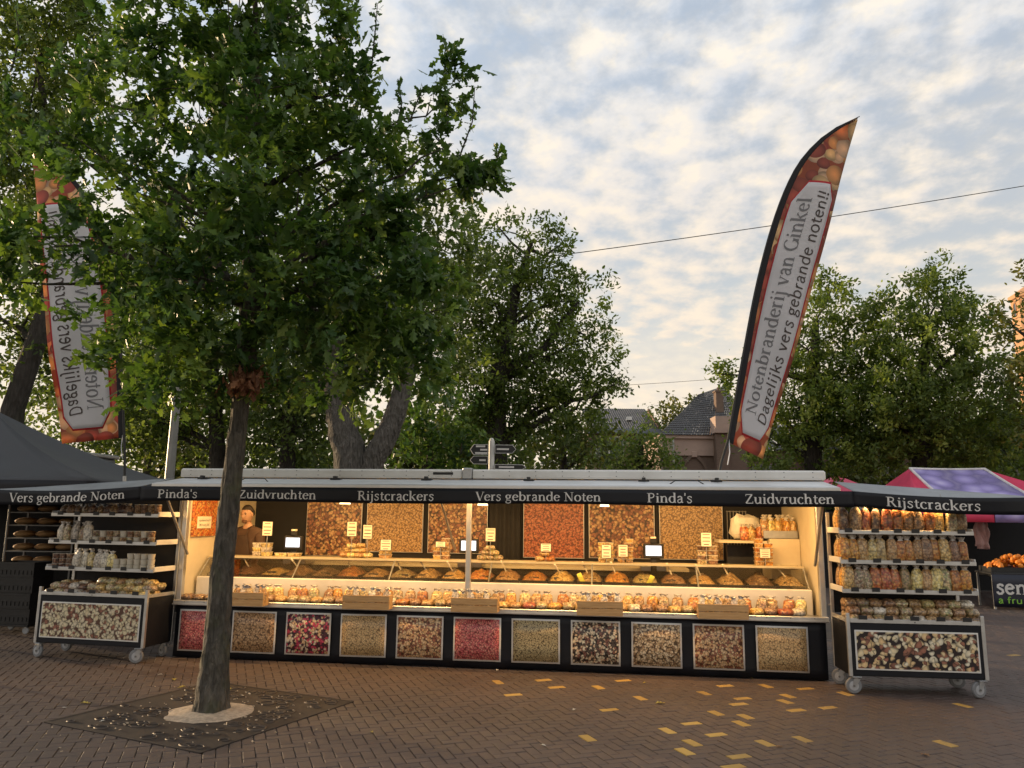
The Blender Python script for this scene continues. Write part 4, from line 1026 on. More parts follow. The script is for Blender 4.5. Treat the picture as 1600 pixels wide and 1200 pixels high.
# lit tubes under the flap and over the trays (the warm light of the stall)
M_TUBE = emit('warm_tube_glow', (1.0, .70, .34), 5.0)
def area(parent, loc, sx, sy, e, rot=(0, 0, 0)):
    l = bpy.data.lights.new('tube_light', 'AREA'); l.shape = 'RECTANGLE'; l.size, l.size_y = sx, sy; l.energy = e; l.color = (1.0, .56, .19)
    o = bpy.data.objects.new('tube_light', l); col.objects.link(o); o.parent = parent; o.location = loc; o.rotation_euler = rot
for k in range(4):
    x0 = .20 + k * 1.86
    lt = thing('strip_light', ('warm tube light under the awning flap, ' + ('leftmost', 'second from left', 'third from left', 'rightmost')[k]), 'lamp', TR @ T(x0, -.25, 2.045), 'tube lights under the flap')
    MB().cbox((0, -.03, -.01), (1.5, .03, .015), .004).build('housing', MT['white'], lt)
    MB().tube([(.04, 0, -.025), (1.46, 0, -.025)], .013, 8).build('tube', M_TUBE, lt)
    area(lt, (.75, 0, -.045), 1.4, .05, 15.0, (R(34), 0, 0))
for k in range(3):
    x0 = .5 + k * 2.4
    lt = thing('strip_light', 'warm tube light on the stall ceiling, ' + ('left', 'middle', 'right') + ' one' if False else 'warm tube light on the stall ceiling, ' + ('left', 'middle', 'right')[k] + ' one', 'lamp', TR @ T(x0, 1.05, 2.07), 'tube lights on the ceiling')
    MB().cbox((0, -.03, -.01), (1.5, .03, .013), .004).build('housing', MT['white'], lt)
    MB().tube([(.04, 0, -.025), (1.46, 0, -.025)], .013, 8).build('tube', M_TUBE, lt)
    area(lt, (.75, 0, -.045), 1.4, .05, 2.1)
wt = thing('strip_light', 'short warm tube light under the right awning wing above the right cart', 'lamp', TR @ T(W + .30, -.44, 1.90))
MB().cbox((0, -.025, -.008), (.9, .025, .012), .004).build('housing', MT['white'], wt)
MB().tube([(.03, 0, -.02), (.87, 0, -.02)], .012, 8).build('tube', M_TUBE, wt)
area(wt, (.45, 0, -.04), .85, .05, 3.2, (R(-20), 0, 0))
for x in (.1, .8): MB().tube([(x, 0, .012), (x, 0, .07)], .004, 6).build('hanger', MT['zinc'], wt)
for k, (x, y) in enumerate(((1.68, 1.0), (3.53, 1.0), (5.10, 1.0))):
    lt = thing('hanging_lamp', 'small square lit lamp hanging over the counter, ' + ('left', 'middle', 'right')[k] + ' one', 'lamp', TR @ T(x, y, 1.83), 'square lamps over the counter')
    MB().add([(-.06,-.05,0),(.06,-.05,0),(.06,.05,0),(-.06,.05,0),(-.045,-.04,.07),(.045,-.04,.07),(.045,.04,.07),(-.045,.04,.07)], [(3,2,1,0),(4,5,6,7),(0,1,5,4),(1,2,6,5),(2,3,7,6),(3,0,4,7)]).build('shade', emit('lamp_shade_glow', (1, .78, .45), 1.6), lt)
    MB().tube([(0, 0, .07), (0, 0, .255)], .004, 6).build('cord', MT['black'], lt)
# ------------------------------------------------------------------ packed goods
PAL = {
 'orange crackers': [(.62,.27,.05), (.70,.36,.09), (.50,.18,.04)], 'pale yellow crackers': [(.72,.55,.22), (.78,.64,.34), (.66,.48,.18)],
 'red crackers': [(.54,.15,.05), (.46,.10,.04), (.64,.27,.09)], 'brown nuts': [(.40,.23,.11), (.50,.31,.16), (.26,.13,.06)],
 'mixed nuts': [(.58,.40,.22), (.32,.20,.11), (.64,.52,.33), (.36,.33,.15)], 'green mix': [(.50,.37,.16), (.58,.42,.20), (.36,.31,.12)],
 'pale nougat': [(.74,.67,.56), (.66,.58,.46)], 'dark fruit': [(.12,.055,.035), (.20,.10,.06), (.34,.2,.11)], 'golden nuts': [(.66,.40,.14), (.74,.50,.22), (.52,.29,.09)]}
BM = {k: bag_mat(k.replace(' ', '_'), v, .020 if 'nuts' in k or 'mix' in k else .024) for k, v in PAL.items()}
M_FILM = bag_mat('clear_film', [(.60,.56,.50), (.70,.66,.60), (.48,.44,.38)], .02, .12, .6, .2)
M_TAG = mat('price_tag_black', (.018, .018, .02), .4, 0, .2, 20, 0)
M_SIGN = mat('cream_price_card', (.80, .74, .60), .5, 0, .04, 20, 0)
M_INK = mat('dark_ink', (.05, .035, .03), .6, 0, .1, 20, 0)
M_TUB = mat('milky_tub', (.62, .57, .47), .3, 0, .1, 12, 0, coat=.4)
M_LID = mat('clear_lid', (.58, .54, .46), .2, 0, .1, 12, 0, coat=.5)
_cache = {}
def bag_mesh(kind, seed, h=.19, w=.104, d=.08):
    key = ('bag', kind, seed, h)
    if key in _cache: return _cache[key]
    mb = MB(); n = 12; g = random.Random(seed)
    prof = [(0,.80,0), (.05,1,0), (.30,1.08,0), (.58,1.04,0), (.76,.94,0), (.85,.62,0), (.885,.36,1), (.92,.46,1), (.97,.66,1), (1.0,.74,1)]
    rings = []; lean = g.uniform(-.02, .02)
    for v, s, m_ in prof:
        ring = []
        for k in range(n):
            t = 2 * PI * k / n; c, s_ = math.cos(t), math.sin(t)
            c = math.copysign(abs(c) ** .55, c); s_ = math.copysign(abs(s_) ** .6, s_)
            q = 1 + .20 * mnoise.noise(Vector((c * 2 + seed, s_ * 2, v * 6))) + .10 * mnoise.noise(Vector((c * 5, s_ * 5 + seed, v * 15))) + (.25 * math.sin(t * 5 + seed) if v > .86 else 0)
            flat = 1 if v < .75 else .6
            ring.append(Vector((c * w/2 * s * q + lean * v, s_ * d/2 * s * q * flat, v * h * (1 + (.04 * math.sin(t * 3 + seed) if v > .9 else 0)))))
        rings.append(ring)
    vs = [p for r_ in rings for p in r_]
    for j in range(len(prof) - 1):
        b0 = len(mb.v)
        mb.add(rings[j] + rings[j+1], [(k, (k+1) % n, n + (k+1) % n, n + k) for k in range(n)], prof[j+1][2], True)
    mb.add(rings[0], [tuple(range(n-1, -1, -1))]); mb.add(rings[-1], [tuple(range(n))], 1)
    me = mb.mesh('snack_bag', [BM[kind], M_FILM])
    bm = bmesh.new(); bm.from_mesh(me); bmesh.ops.remove_doubles(bm, verts=bm.verts, dist=1e-5); bm.to_mesh(me); bm.free()
    _cache[key] = me; return me
def pack_mesh(kind, seed, L=.17, W_=.12, H=.055):
    key = ('pack', kind, seed, L)
    if key in _cache: return _cache[key]
    def f(u):
        e = .62
        x = math.copysign(abs(u.x) ** e, u.x) * L/2; y = math.copysign(abs(u.y) ** e, u.y) * W_/2
        z = math.copysign(abs(u.z) ** .8, u.z) * H/2 * (1 - .55 * abs(x / (L/2)) ** 3)
        q = 1 + .22 * mnoise.noise(Vector((x * 30 + seed, y * 30, z * 30))) + .16 * mnoise.noise(Vector((x * 75, y * 75 + seed, z * 75)))
        return Vector((x * (1 + .05 * mnoise.noise(Vector((y*40, seed, 0)))), y * q, H/2 + z * q))
    me = blob(18, 12, f).mesh('snack_pack', BM[kind]); _cache[key] = me; return me
def tub_meshes(kind, r=.045, h=.07):
    key = ('tub', kind, r, h)
    if key in _cache: return _cache[key]
    a = MB().lathe([(r*.82, 0), (r*.86, .003), (r, h*.93), (r, h*.94)], 14).mesh('tub', kind if not isinstance(kind, str) else BM[kind])
    l = MB().lathe([(r*1.05, h*.93), (r*1.06, h*.98), (r*1.0, h*1.0), (r*.9, h*.985)], 14).mesh('lid', M_LID)
    _cache[key] = (a, l); return a, l
def box_meshes(kind, w=.13, d=.10, h=.05):
    key = ('boxm', kind, w, h)
    if key in _cache: return _cache[key]
    i = .008
    a = MB().add([(-w/2+i,-d/2+i,0),(w/2-i,-d/2+i,0),(w/2-i,d/2-i,0),(-w/2+i,d/2-i,0),(-w/2,-d/2,h*.85),(w/2,-d/2,h*.85),(w/2,d/2,h*.85),(-w/2,d/2,h*.85)],
                 [(3,2,1,0),(4,5,6,7),(0,1,5,4),(1,2,6,5),(2,3,7,6),(3,0,4,7)]).mesh('box_body', BM[kind])
    l = MB().cbox((-w/2-.004, -d/2-.004, h*.86), (w/2+.004, d/2+.004, h), .003).mesh('lid', M_LID)
    _cache[key] = (a, l); return a, l
def put_bag(M, kind, label, group, seed=None, h=.19, w=.104, d=.08):
    o = link('snack_bag', bag_mesh(kind, seed if seed is not None else random.randint(0, 3), h, w, d), None, M)
    return tag(o, label, 'bag', group)
def put_pack(M, kind, label, group, **kw):
    o = link('snack_pack', pack_mesh(kind, random.randint(0, 2), **kw), None, M)
    return tag(o, label, 'package', group)
def put_tub(M, kind, label, group, r=.045, h=.07, name='tub'):
    a, l = tub_meshes(kind, r, h); o = thing(name, label, 'tub', M, group); link('tub_body', a, o); link('lid', l, o); return o
def put_box(M, kind, label, group, **kw):
    a, l = box_meshes(kind, **kw); o = thing('clear_box', label, 'box', M, group); link('box_body', a, o); link('lid', l, o); return o
def lx(px, py, off):
    """trailer-frame x and z of a surveyed point at distance off behind the counter front"""
    d = _f + _r * ((px - 800) / 1202.0) - _u * ((py - 600) / 1202.0)
    o_ = TRI @ Vector((0, 0, CAM_H)); dd = TRI.to_3x3() @ d
    t = (off - o_.y) / dd.y; p = o_ + dd * t
    return p.x, p.z

# ------------------------------------------------------------------ display carts
M_TYRE = mat('grey_tyre', (.20, .205, .215), .6, 0, .15, 20, .1); M_RIM = mat('pale_rim', (.42, .43, .45), .45, .1, .1, 20, .05)
def make_cart(M, x0, x1, label, zs, zb, zp, pm, ptxt):
    c = thing('display_cart', label, 'cart', M)
    D = .52
    for x in (x0, x1 - .035):
        MB().cbox((x, -.005, .17), (x + .035, .03, zb + .08), .003).build('corner_post', MT['alu'], c)
        MB().cbox((x, D - .03, .17), (x + .035, D, zs[-1] + .20), .003).build('rear_post', MT['alu'], c)
    MB().cbox((x0 + .036, .0, .18), (x1 - .036, .018, zb - .015), .003).build('front_panel', MT['tarp'], c)
    for x in (x0 + .006, x1 - .018): MB().box((x, .031, .18), (x + .012, D - .031, zb - .02)).build('side_panel', MT['tarp'], c)
    MB().box((x0 + .02, .02, .17), (x1 - .02, D, .19)).build('base_plate', MT['black'], c)
    p = MB().cbox((x0 + .07, -.008, .235), (x1 - .07, -.001, zp), .002).build('poster', M_CARD, c); p['label'] = ptxt
    MB().box((x0 + .086, -.0105, .250), (x1 - .086, -.0085, zp - .015)).build('print', pm, p)
    MB().lathe([(.006, 0), (.005, .004)], 6, M=Matrix.Translation(((x0+x1)/2, -.006, zb + .005)) @ Matrix.Rotation(R(90), 4, 'X')).build('screw', MT['black'], c)
    MB().cbox((x0 + .036, -.004, zb - .012), (x1 - .036, .02, zb + .028), .003).build('bin_front_rail', MT['alu'], c)
    for x in (x0 + .004, x1 - .028): MB().cbox((x, .032, zb - .012), (x + .024, D - .032, zb + .028), .003).build('bin_side_rail', MT['alu'], c)
    MB().box((x0 + .03, .022, zb - .05), (x1 - .03, D - .02, zb - .035)).build('bin_floor', MT['black'], c)
    for z in zs:
        s = MB().box((x0 + .0, .07, z - .014), (x1, .46, z)).build('shelf', MT['white'], c)
        MB().cbox((x0 - .002, .055, z - .020), (x1 + .002, .069, z + .022), .003).build('shelf_lip', MT['alu'], s)
        for x in (x0 - .004, x1 - .010): MB().cbox((x, .0705, z - .0135), (x + .014, .46, z + .045), .003).build('shelf_cheek', MT['white'], s)
        for k in range(6):
            x = x0 + .12 + k * (x1 - x0 - .24) / 5 + random.uniform(-.03, .03)
            t = MB().cbox((x - .038, .046, z - .002), (x + .038, .052, z + .040), .002).build('price_tag', M_TAG, s)
    for k in range(5):
        x = x0 + .16 + k * (x1 - x0 - .32) / 4
        MB().cbox((x - .042, -.012, zb + .022), (x + .042, -.005, zb + .062), .002).build('price_tag', M_TAG, c)
    MB().box((x0 + .036, D - .012, zb + .03), (x1 - .036, D - .004, zs[-1] + .2)).build('back_board', MT['black_matt'], c)
    for x, y in ((x0 + .07, .03), (x1 - .07, .03), (x0 + .07, D - .05), (x1 - .07, D - .05)):
        k = MB(); a = random.uniform(-.5, .5)
        Mx = Matrix.Translation((x, y, 0)) @ Matrix.Rotation(a, 4, 'Z')
        k.cbox((-.045, -.045, .158), (.045, .045, .170), .003, M=Mx)
        k.tube([Mx @ Vector((0, 0, .135)), Mx @ Vector((0, 0, .158))], .026, 10)
        for s in (-.024, .021):
            k.add([Mx @ Vector(q) for q in [(-.03, s, .142), (.035, s, .142), (-.015, s, .06), (-.042, s, .06), (-.03, s+.003, .142), (.035, s+.003, .142), (-.015, s+.003, .06), (-.042, s+.003, .06)]], [(0,1,2,3),(7,6,5,4),(0,4,5,1),(1,5,6,2),(2,6,7,3),(3,7,4,0)])
        ca_ = k.build('caster', MT['zinc'], c)
        MW = Mx @ Matrix.Translation((-.028, 0, .078)) @ Matrix.Rotation(R(90), 4, 'X')
        MB().lathe([(.05, -.017), (.070, -.017), (.078, -.008), (.078, .008), (.070, .017), (.05, .017)], 24, M=MW, smooth=False).build('wheel', M_TYRE, ca_)
        MB().lathe([(.010, -.026), (.012, -.021), (.046, -.0195), (.046, .0195), (.012, .021), (.010, .026)], 16, M=MW, smooth=False).build('hub', M_RIM, ca_)
        MB().lathe([(.011, -.030), (.011, .030)], 8, M=MW, smooth=False).build('axle', MT['steel_dark'], ca_)
    return c
ML = T(-5.521, 9.426, 0, R(-12.4)); MR = T(3.443, 8.004, 0, R(-6.2))
make_cart(MR, -.06, 1.25, 'black cart of snack bags right of the stall with mixed nut picture', (.985, 1.275, 1.575), .695, .615, N_CART, 'large picture of mixed nuts on black')
make_cart(ML, -.075, 1.40, 'black cart of tubs and bags left of the stall with cashew picture', (1.02, 1.33, 1.655), .73, .645, N_CARTL, 'large picture of cashew and nut mix')
K = list(PAL)
def row_bags(M, z, xs, kinds, h, side, shelf, y=.14, grp='snack bags on the carts'):
    for i, (x, k) in enumerate(zip(xs, kinds)):
        put_bag(M @ T(x, y + random.uniform(-.02, .02), z, random.uniform(-.5, .5), random.uniform(.92, 1.06)), k, f"bag of {k}, {ORD[i+1]} from left on the {side} cart's {shelf} shelf", grp, h=h)
O, Y_, Rd, Br, Mx_, Gr, Pn, Df, Gd = 'orange crackers', 'pale yellow crackers', 'red crackers', 'brown nuts', 'mixed nuts', 'green mix', 'pale nougat', 'dark fruit', 'golden nuts'
sp_ = lambda a, b_, n: [a + (b_ - a) * i / (n - 1) for i in range(n)]
row_bags(MR, 1.576, sp_(.02, 1.17, 12), [Df, Br, Rd, Df, Rd, O, Gd, Br, O, Gd, Mx_, Br], .285, 'right', 'top')
row_bags(MR, 1.276, sp_(.02, 1.17, 14), [O, O, Gd, Y_, Y_, Gd, O, O, Gd, Br, O, Gd, Br, O], .275, 'right', 'second')
row_bags(MR, .986, sp_(.02, 1.17, 13), [Gd, Mx_, Mx_, Rd, Rd, Rd, Gr, Y_, Gd, Y_, Mx_, O, O], .265, 'right', 'third')
for z, sh in ((1.576, 'top'), (1.276, 'second'), (.986, 'third')):
    for q, y in enumerate((.25, .36)):
        put_bag(MR @ T(.015, y, z, 1.5), (O, Gd)[q], f"bag of {(O, Gd)[q]} at left end of right cart's {sh} shelf, {('middle', 'rear')[q]} one", 'snack bags on the carts', h=.265)
nb = 0
for lay in range(3):
    for k in range(10):
        for q in range(2 if lay < 2 else 1):
            x = .035 + k * .127 + (lay % 2) * .02; y = .10 + q * .15 + lay * .05
            kd = [Mx_, Br, Gr, Br, Mx_, Pn, Br, Mx_, Br, Br][(k + lay * 3) % 10]
            put_pack(MR @ T(x, y, .665 + lay * .074 + q * .014, 1.57 + random.uniform(-.3, .3)), kd, f"pack of {kd}, right cart bin, {('bottom', 'middle', 'top')[lay]} layer {('front', 'rear')[q]} row, {ORD[k+1]} from left", 'packs in the cart bins', L=.165, W_=.128, H=.092)
# left cart
row_bags(ML, 1.656, sp_(.03, .95, 10), [Df, Br, Df, Mx_, Df, Br, Df, Br, Df, Br], .135, 'left', 'top')
for i in range(4):
    put_tub(ML @ T(1.06 + .09 * i, .14, 1.656), Br, f'dark tub on the right end of the left cart\'s top shelf, {ORD[i+1]} from left', 'tubs on the left cart', .042, .13)
row_bags(ML, 1.331, sp_(.03, .42, 5), [Pn, Mx_, Pn, Mx_, Pn], .24, 'left', 'second')
n_t = 0
for i in range(9):
    for l in range(2):
        put_tub(ML @ T(.53 + .094 * i, .13, 1.331 + l * .072), (M_TUB, 'mixed nuts', 'brown nuts')[(i * 2 + l) % 3], f"tub on the left cart's second shelf, {('lower', 'upper')[l]} row, {ORD[i+1]} from left", 'tubs on the left cart')
for i in range(3):
    for l in range(3):
        put_tub(ML @ T(.0 + .096 * i, .13, 1.021 + l * .058), 'dark fruit', f"dark red tub on the left cart's third shelf, {('lower', 'middle', 'upper')[l]} row, {ORD[i+1]} from left", 'dark tubs on the left cart', .045, .056)
row_bags(ML, 1.021, sp_(.30, .78, 6), [Pn, Pn, Y_, Pn, Pn, Y_], .225, 'left', 'third')
for i in range(6):
    for l in range(3):
        if l == 2 and i < 2: continue
        put_tub(ML @ T(.85 + .092 * i, .125, 1.021 + l * .064), M_TUB, f"white tub on the left cart's third shelf, {('lower', 'middle', 'upper')[l]} row, {ORD[i+1]} from left", 'white tubs on the left cart', .043, .063)
for lay in range(3):
    for k in range(11):
        if lay == 2 and k < 5: continue
        for q in range(2 if lay < 2 else 1):
            x = .02 + k * .126 + (lay % 2) * .03; y = .10 + q * .15 + lay * .05
            kd = ([Br, Mx_, Br, Pn, Df, Mx_] if k < 5 else [Gd, Mx_, Gr, Gd, Y_, Mx_])[(k + lay) % 6]
            put_pack(ML @ T(x, y, .70 + lay * .066 + q * .014, random.uniform(-.3, .3) + (1.57 if k % 2 else 0)), kd, f"pack of {kd}, left cart bin, {('bottom', 'middle', 'top')[lay]} layer {('front', 'rear')[q]} row, {ORD[k+1]} from left", 'packs in the cart bins', L=.165, W_=.13, H=.082)

# ------------------------------------------------------------------ goods on the counter
CR = [(.70, 1.18), (2.13, 2.68), (3.39, 3.92), (4.80, 5.30), (6.10, 6.63)]
side_txt = ['first', 'second', 'third', 'fourth', 'fifth']
for k, (x0, x1) in enumerate(CR):
    c = thing('wooden_crate', f'pale wooden crate of bags hung on the counter rail, {side_txt[k]} from left', 'crate', TR @ T(x0, -.215, .635), 'wooden crates on the counter rail')
    L = x1 - x0; w_ = .15; h = .155
    for q, (z0, z1) in enumerate(((.0, .074), (.080, .154))):
        t = random.uniform(-.003, .003)
        MB().cbox((0, 0, z0), (L, .011, z1), .002, M=Matrix.Rotation(t, 4, 'Y')).build('slat', MT['wood'], c)
        MB().cbox((0, w_ - .011, z0), (L, w_, z1), .002).build('slat', MT['wood'], c)
    for x in (.003, L - .017): MB().cbox((x, .0115, 0), (x + .014, w_ - .0115, h), .002).build('end_board', MT['wood'], c)
    MB().box((.018, .012, .002), (L - .018, w_ - .012, .010)).build('bottom_board', MT['wood'], c)
    for x in (.10, L - .10): MB().tube([(x, w_ + .012, .10), (x, w_ + .002, .168), (x, w_ - .02, .168)], .004, 6).build('hook', MT['zinc'], c)
    for i in range(6):
        kd = (Pn, Gd, Pn, Y_, Pn, Gd)[(i + k) % 6]
        put_bag(TR @ T(x0 + .05 + i * (L - .10) / 5, -.14 + random.uniform(-.02, .02), .65 + random.uniform(0, .02), random.uniform(-.6, .6)), kd, f'frilled bag of {kd} in the {side_txt[k]} wooden crate, {ORD[i+1]} from left', 'bags in the wooden crates', h=.21, w=.09, d=.07)
i = 0; x = .10
while x < 7.34:
    z_ = 0
    if .05 < x < .62: kd = Df
    else: kd = (Mx_, Pn, Mx_, Br, Gd, Gd, Br, O, Gd, Rd, Mx_, Gd, Br)[(i * 5 + int(x * 3)) % 13]
    put_pack(TR @ T(x, .068, .648, random.uniform(-.25, .25) + 1.57), kd, f'pack of {kd} lying on the counter ledge front row, {ORD[i+1]} from left', 'packs along the counter ledge', L=.165, W_=.15, H=.085)
    if x > .6:
        kd2 = (Gd, O, Mx_, Gd, Y_, Br, O)[(i * 3) % 7]
        put_bag(TR @ T(x + .06 + random.uniform(-.02, .02), .20 + random.uniform(-.03, .02), .650, random.uniform(-.5, .5)) @ Matrix.Rotation(R(random.uniform(-22, 0)), 4, 'X'), kd2, f'bag of {kd2} standing on the counter ledge rear row, {ORD[i+1]} from left', 'bags along the counter ledge', h=.195, w=.12, d=.09)
    i += 1; x += .148
# nut trays behind the glass
heap_kinds = [Df, Df, Gd, Br, Df, O, Br, Mx_, Br, Gd, Rd, Gd, O, Gd, Br, O, Gr, Br, Gd, Br, Df, Br]
for k in range(22):
    x0 = .12 + k * .331
    t = thing('nut_tray', f'open black tray heaped with {heap_kinds[k]} behind the glass, {ORD[k+1]} from left', 'tray', TR @ T(x0, .42, .845), 'nut trays behind the glass')
    tb = MB()
    for a, b_ in (((0, 0, 0), (.32, .012, .10)), ((0, .508, 0), (.32, .52, .14)), ((0, .0121, 0), (.012, .5079, .115)), ((.308, .0121, 0), (.32, .5079, .115)), ((.0121, .0121, 0), (.3079, .5079, .01))): tb.box(a, b_)
    tb.build('tray_body', MT['black'], t)
    sd_ = k * 3.3; hp = random.uniform(.07, .115)
    MB().grid(lambda u, v: Vector((.013 + .294 * u, .013 + .494 * v, .085 + .02 * v + hp * max(0, math.sin(PI * u) * math.sin(PI * v)) ** .7 * (1 + .3 * mnoise.noise(Vector((u * 6 + sd_, v * 6, 0)))) + .012 * mnoise.noise(Vector((u * 22 + sd_, v * 30, 3))))), 16, 20).build('heap', BM[heap_kinds[k]], t)
    cdm = MB().cbox((.05, -.002, .075), (.17, .004, .135), .002, M=Matrix.Translation((random.uniform(0, .1), .03, .01)) @ Matrix.Rotation(R(-18), 4, 'X')).build('price_card', M_TAG, t)
    if k % 2 == 1 or k in (8, 14, 18):
        sc_ = thing('scoop', f'small metal scoop stuck in the {ORD[k+1]} nut tray from left', 'scoop', TR @ T(x0 + .16, .60, .985, random.uniform(-1, 1)), 'scoops in the nut trays')
        hM = Matrix.Rotation(R(random.uniform(-45, -20)), 4, 'Y')
        MB().tube([hM @ Vector((0, 0, .05)), hM @ Vector((0, 0, .20))], [.008, .011], 8).build('handle', M_SIGN if k % 4 else MT['zinc'], sc_)
        MB().grid(lambda u, v: hM @ Vector((.045 * math.cos(PI * u), .045 * math.sin(PI * u) - .02, -.07 + .13 * v)), 8, 3).build('bowl', MT['zinc'], sc_)
def price_card(px0, px1, py0, py1, off, nm, lines=4, stand=True):
    xa, z1 = lx(px0, py0, off); xb, z0 = lx(px1, py1, off)
    c = thing('price_sign', nm, 'sign', TR @ T((xa + xb) / 2, off, z0), 'cream price signs on the counter'); w_ = (xb - xa) / 2; h = z1 - z0
    cb = MB().cbox((-w_, -.003, 0), (w_, .003, h), .002).build('card', M_SIGN, c)
    for q in range(lines):
        zc = h * (.86 - q * .72 / max(1, lines - 1)); ww = w_ * random.uniform(.45, .8); hh = h * (.055 if q else .045)
        MB().box((-ww, -.0042, zc - hh/2), (ww, -.0031, zc + hh/2)).build('print_line', M_INK, cb)
    fr_ = MB()
    for a, b_ in (((-w_, 0), (w_, 0)), ((w_, 0), (w_, h)), ((w_, h), (-w_, h)), ((-w_, h), (-w_, 0))): fr_.tube([(a[0], 0, a[1]), (b_[0], 0, b_[1])], .004, 5)
    fr_.build('rim', M_INK, c)
    if z0 > 1.17: MB().tube([(0, .006, 1.155 - z0), (0, .006, h * .5)], .004, 6).build('stem', MT['zinc'], c)
SIG = [(411,425,815,837),(543,557,815,838),(568,581,820,842),(595,611,843,860),(681,696,846,855),(759,774,825,846),(845,861,849,862),(940,955,851,872),(966,981,851,870),(1095,1112,832,854),(1187,1204,857,872)]
SN = ['tall cream price sign above the clear box stack nearest the seller', 'tall cream price sign above the golden bag pile, left one', 'tall cream price sign above the golden bag pile, right one', 'low cream price sign right of the golden bag pile', 'small cream price sign on the box stack left of the centre post', 'cream price sign above the nut bag pile beside the centre post', 'wide cream price sign on the pile before the red picture', 'cream price sign on the left of the twin box piles', 'cream price sign on the right of the twin box piles', 'cream price sign above the nut tub stack right of the scale', 'cream price sign on the tall stack at the right end']
for s, nme in zip(SIG, SN): price_card(*s, .66, nme)
def stack_boxes(px, cols, rows, kind, wd, hh, where, dx=.135):
    xc, _ = lx(px, 866, .78)
    for c_ in range(cols):
        for r_ in range(rows if isinstance(rows, int) else rows[c_]):
            put_box(TR @ T(xc + (c_ - (cols-1)/2) * dx, .79 + random.uniform(-.01, .01), 1.152 + r_ * hh, random.uniform(-.08, .08)), kind if isinstance(kind, str) else kind[(r_ + c_) % len(kind)],
                    f'clear box {where}, ' + (f'{ORD[c_+1]} column, ' if cols > 1 else '') + f'{ORD[r_+1]} from bottom', 'clear boxes on the counter shelf', w=wd, h=hh)
stack_boxes(409, 2, 3, [Pn, Y_], .115, .056, 'in the stack nearest the seller', .122)
stack_boxes(450, 2, 1, [Y_], .16, .045, 'under the left scale', .17)
stack_boxes(602, 1, 2, [Gd], .15, .05, 'right of the golden bag pile')
stack_boxes(690, 2, [3, 5], [Gd, Br], .10, .052, 'in stack left of centre post', .108)
stack_boxes(947, 2, [5, 5], [Gd, Y_], .09, .048, 'in left pile beside right scale', .097)
stack_boxes(977, 2, [4, 6], [Gd, Br], .09, .048, 'in right pile beside right scale', .097)
stack_boxes(1105, 2, [4, 4], [Mx_, Df], .115, .055, 'in stack right of right scale', .122)
stack_boxes(1193, 2, [6, 5], [Gd, O], .10, .052, 'in stack at right end', .108)
def pile(px, n, kind, where, w_=.36, rows=3):
    xc, _ = lx(px, 868, .78); q = 0
    for r_ in range(rows):
        m_ = max(1, n - r_)
        for c_ in range(m_):
            q += 1
            put_pack(TR @ T(xc + (c_ - (m_-1)/2) * w_ / n, .76 + random.uniform(-.03, .03), 1.152 + r_ * .058, random.uniform(-.3, .3) + 1.57), kind if isinstance(kind, str) else kind[q % len(kind)], f'pack in the pile {where}, {("bottom", "middle", "top")[r_]} layer, {ORD[c_+1]} from left', 'packs piled on the counter shelf', L=.14, W_=.12, H=.066)
pile(557, 4, [Y_, Gd], 'of golden bags under two signs', .42)
pile(766, 3, [Mx_, Mx_], 'of nut bags beside the centre post', .30)
pile(852, 2, [O, Gd], 'before the red picture', .24)
M_SCR = emit('scale_screen', (.55, .68, .90), .75)
def scale(px, py, lab):
    xc, z = lx(px, py, .95)
    s = thing('counter_scale', lab, 'scale', TR @ T(xc, .95, 1.06), 'weighing scales behind the counter')
    MB().cbox((-.16, .05, -.02), (.16, .38, .05), .01).build('weighing_plate', MT['alu'], s)
    MB().cbox((-.035, .0, -.04), (.035, .05, z - 1.06), .006).build('column', MT['black'], s)
    d = MB().cbox((-.125, -.035, z - 1.06 - .09), (.125, .02, z - 1.06 + .09), .01).build('display', MT['black'], s)
    MB().box((-.095, -.038, z - 1.06 - .055), (.095, -.0355, z - 1.06 + .065)).build('screen', M_SCR, d)
    MB().cbox((-.04, -.02, z - 1.06 + .091), (.04, .03, z - 1.06 + .15), .008).build('printer', MT['black'], s)
    MB().cbox((-.035, -.025, z - 1.06 + .151), (.035, .02, z - 1.06 + .175), .004).build('receipt_roll', M_SIGN, s)
scale(459, 848, 'black counter scale with lit screen, nearest the seller'); scale(733, 853, 'black counter scale with lit screen behind the centre post'); scale(1021, 861, 'black counter scale with lit screen at the right')
M_REFL = mat('yellow_reflection', (.80, .74, .12), .4, 0, .06, 10, 0)  # bars added to stand for tube light reflections in the display glass
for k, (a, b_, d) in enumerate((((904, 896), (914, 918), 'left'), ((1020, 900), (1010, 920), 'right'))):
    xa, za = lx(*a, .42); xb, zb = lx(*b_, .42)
    o = MB().cbox((-.028, -.01, 0), (.028, .01, math.hypot(xa - xb, za - zb)), .005).build('reflection_bar', M_REFL, None, TR @ Matrix.Translation((xb, .44, zb)) @ Matrix.Rotation(math.atan2(xa - xb, za - zb), 4, 'Y'))
    tag(o, f'yellow bar added as a tube reflection in the glass, {d} one', 'bar', 'yellow reflection bars behind the glass')
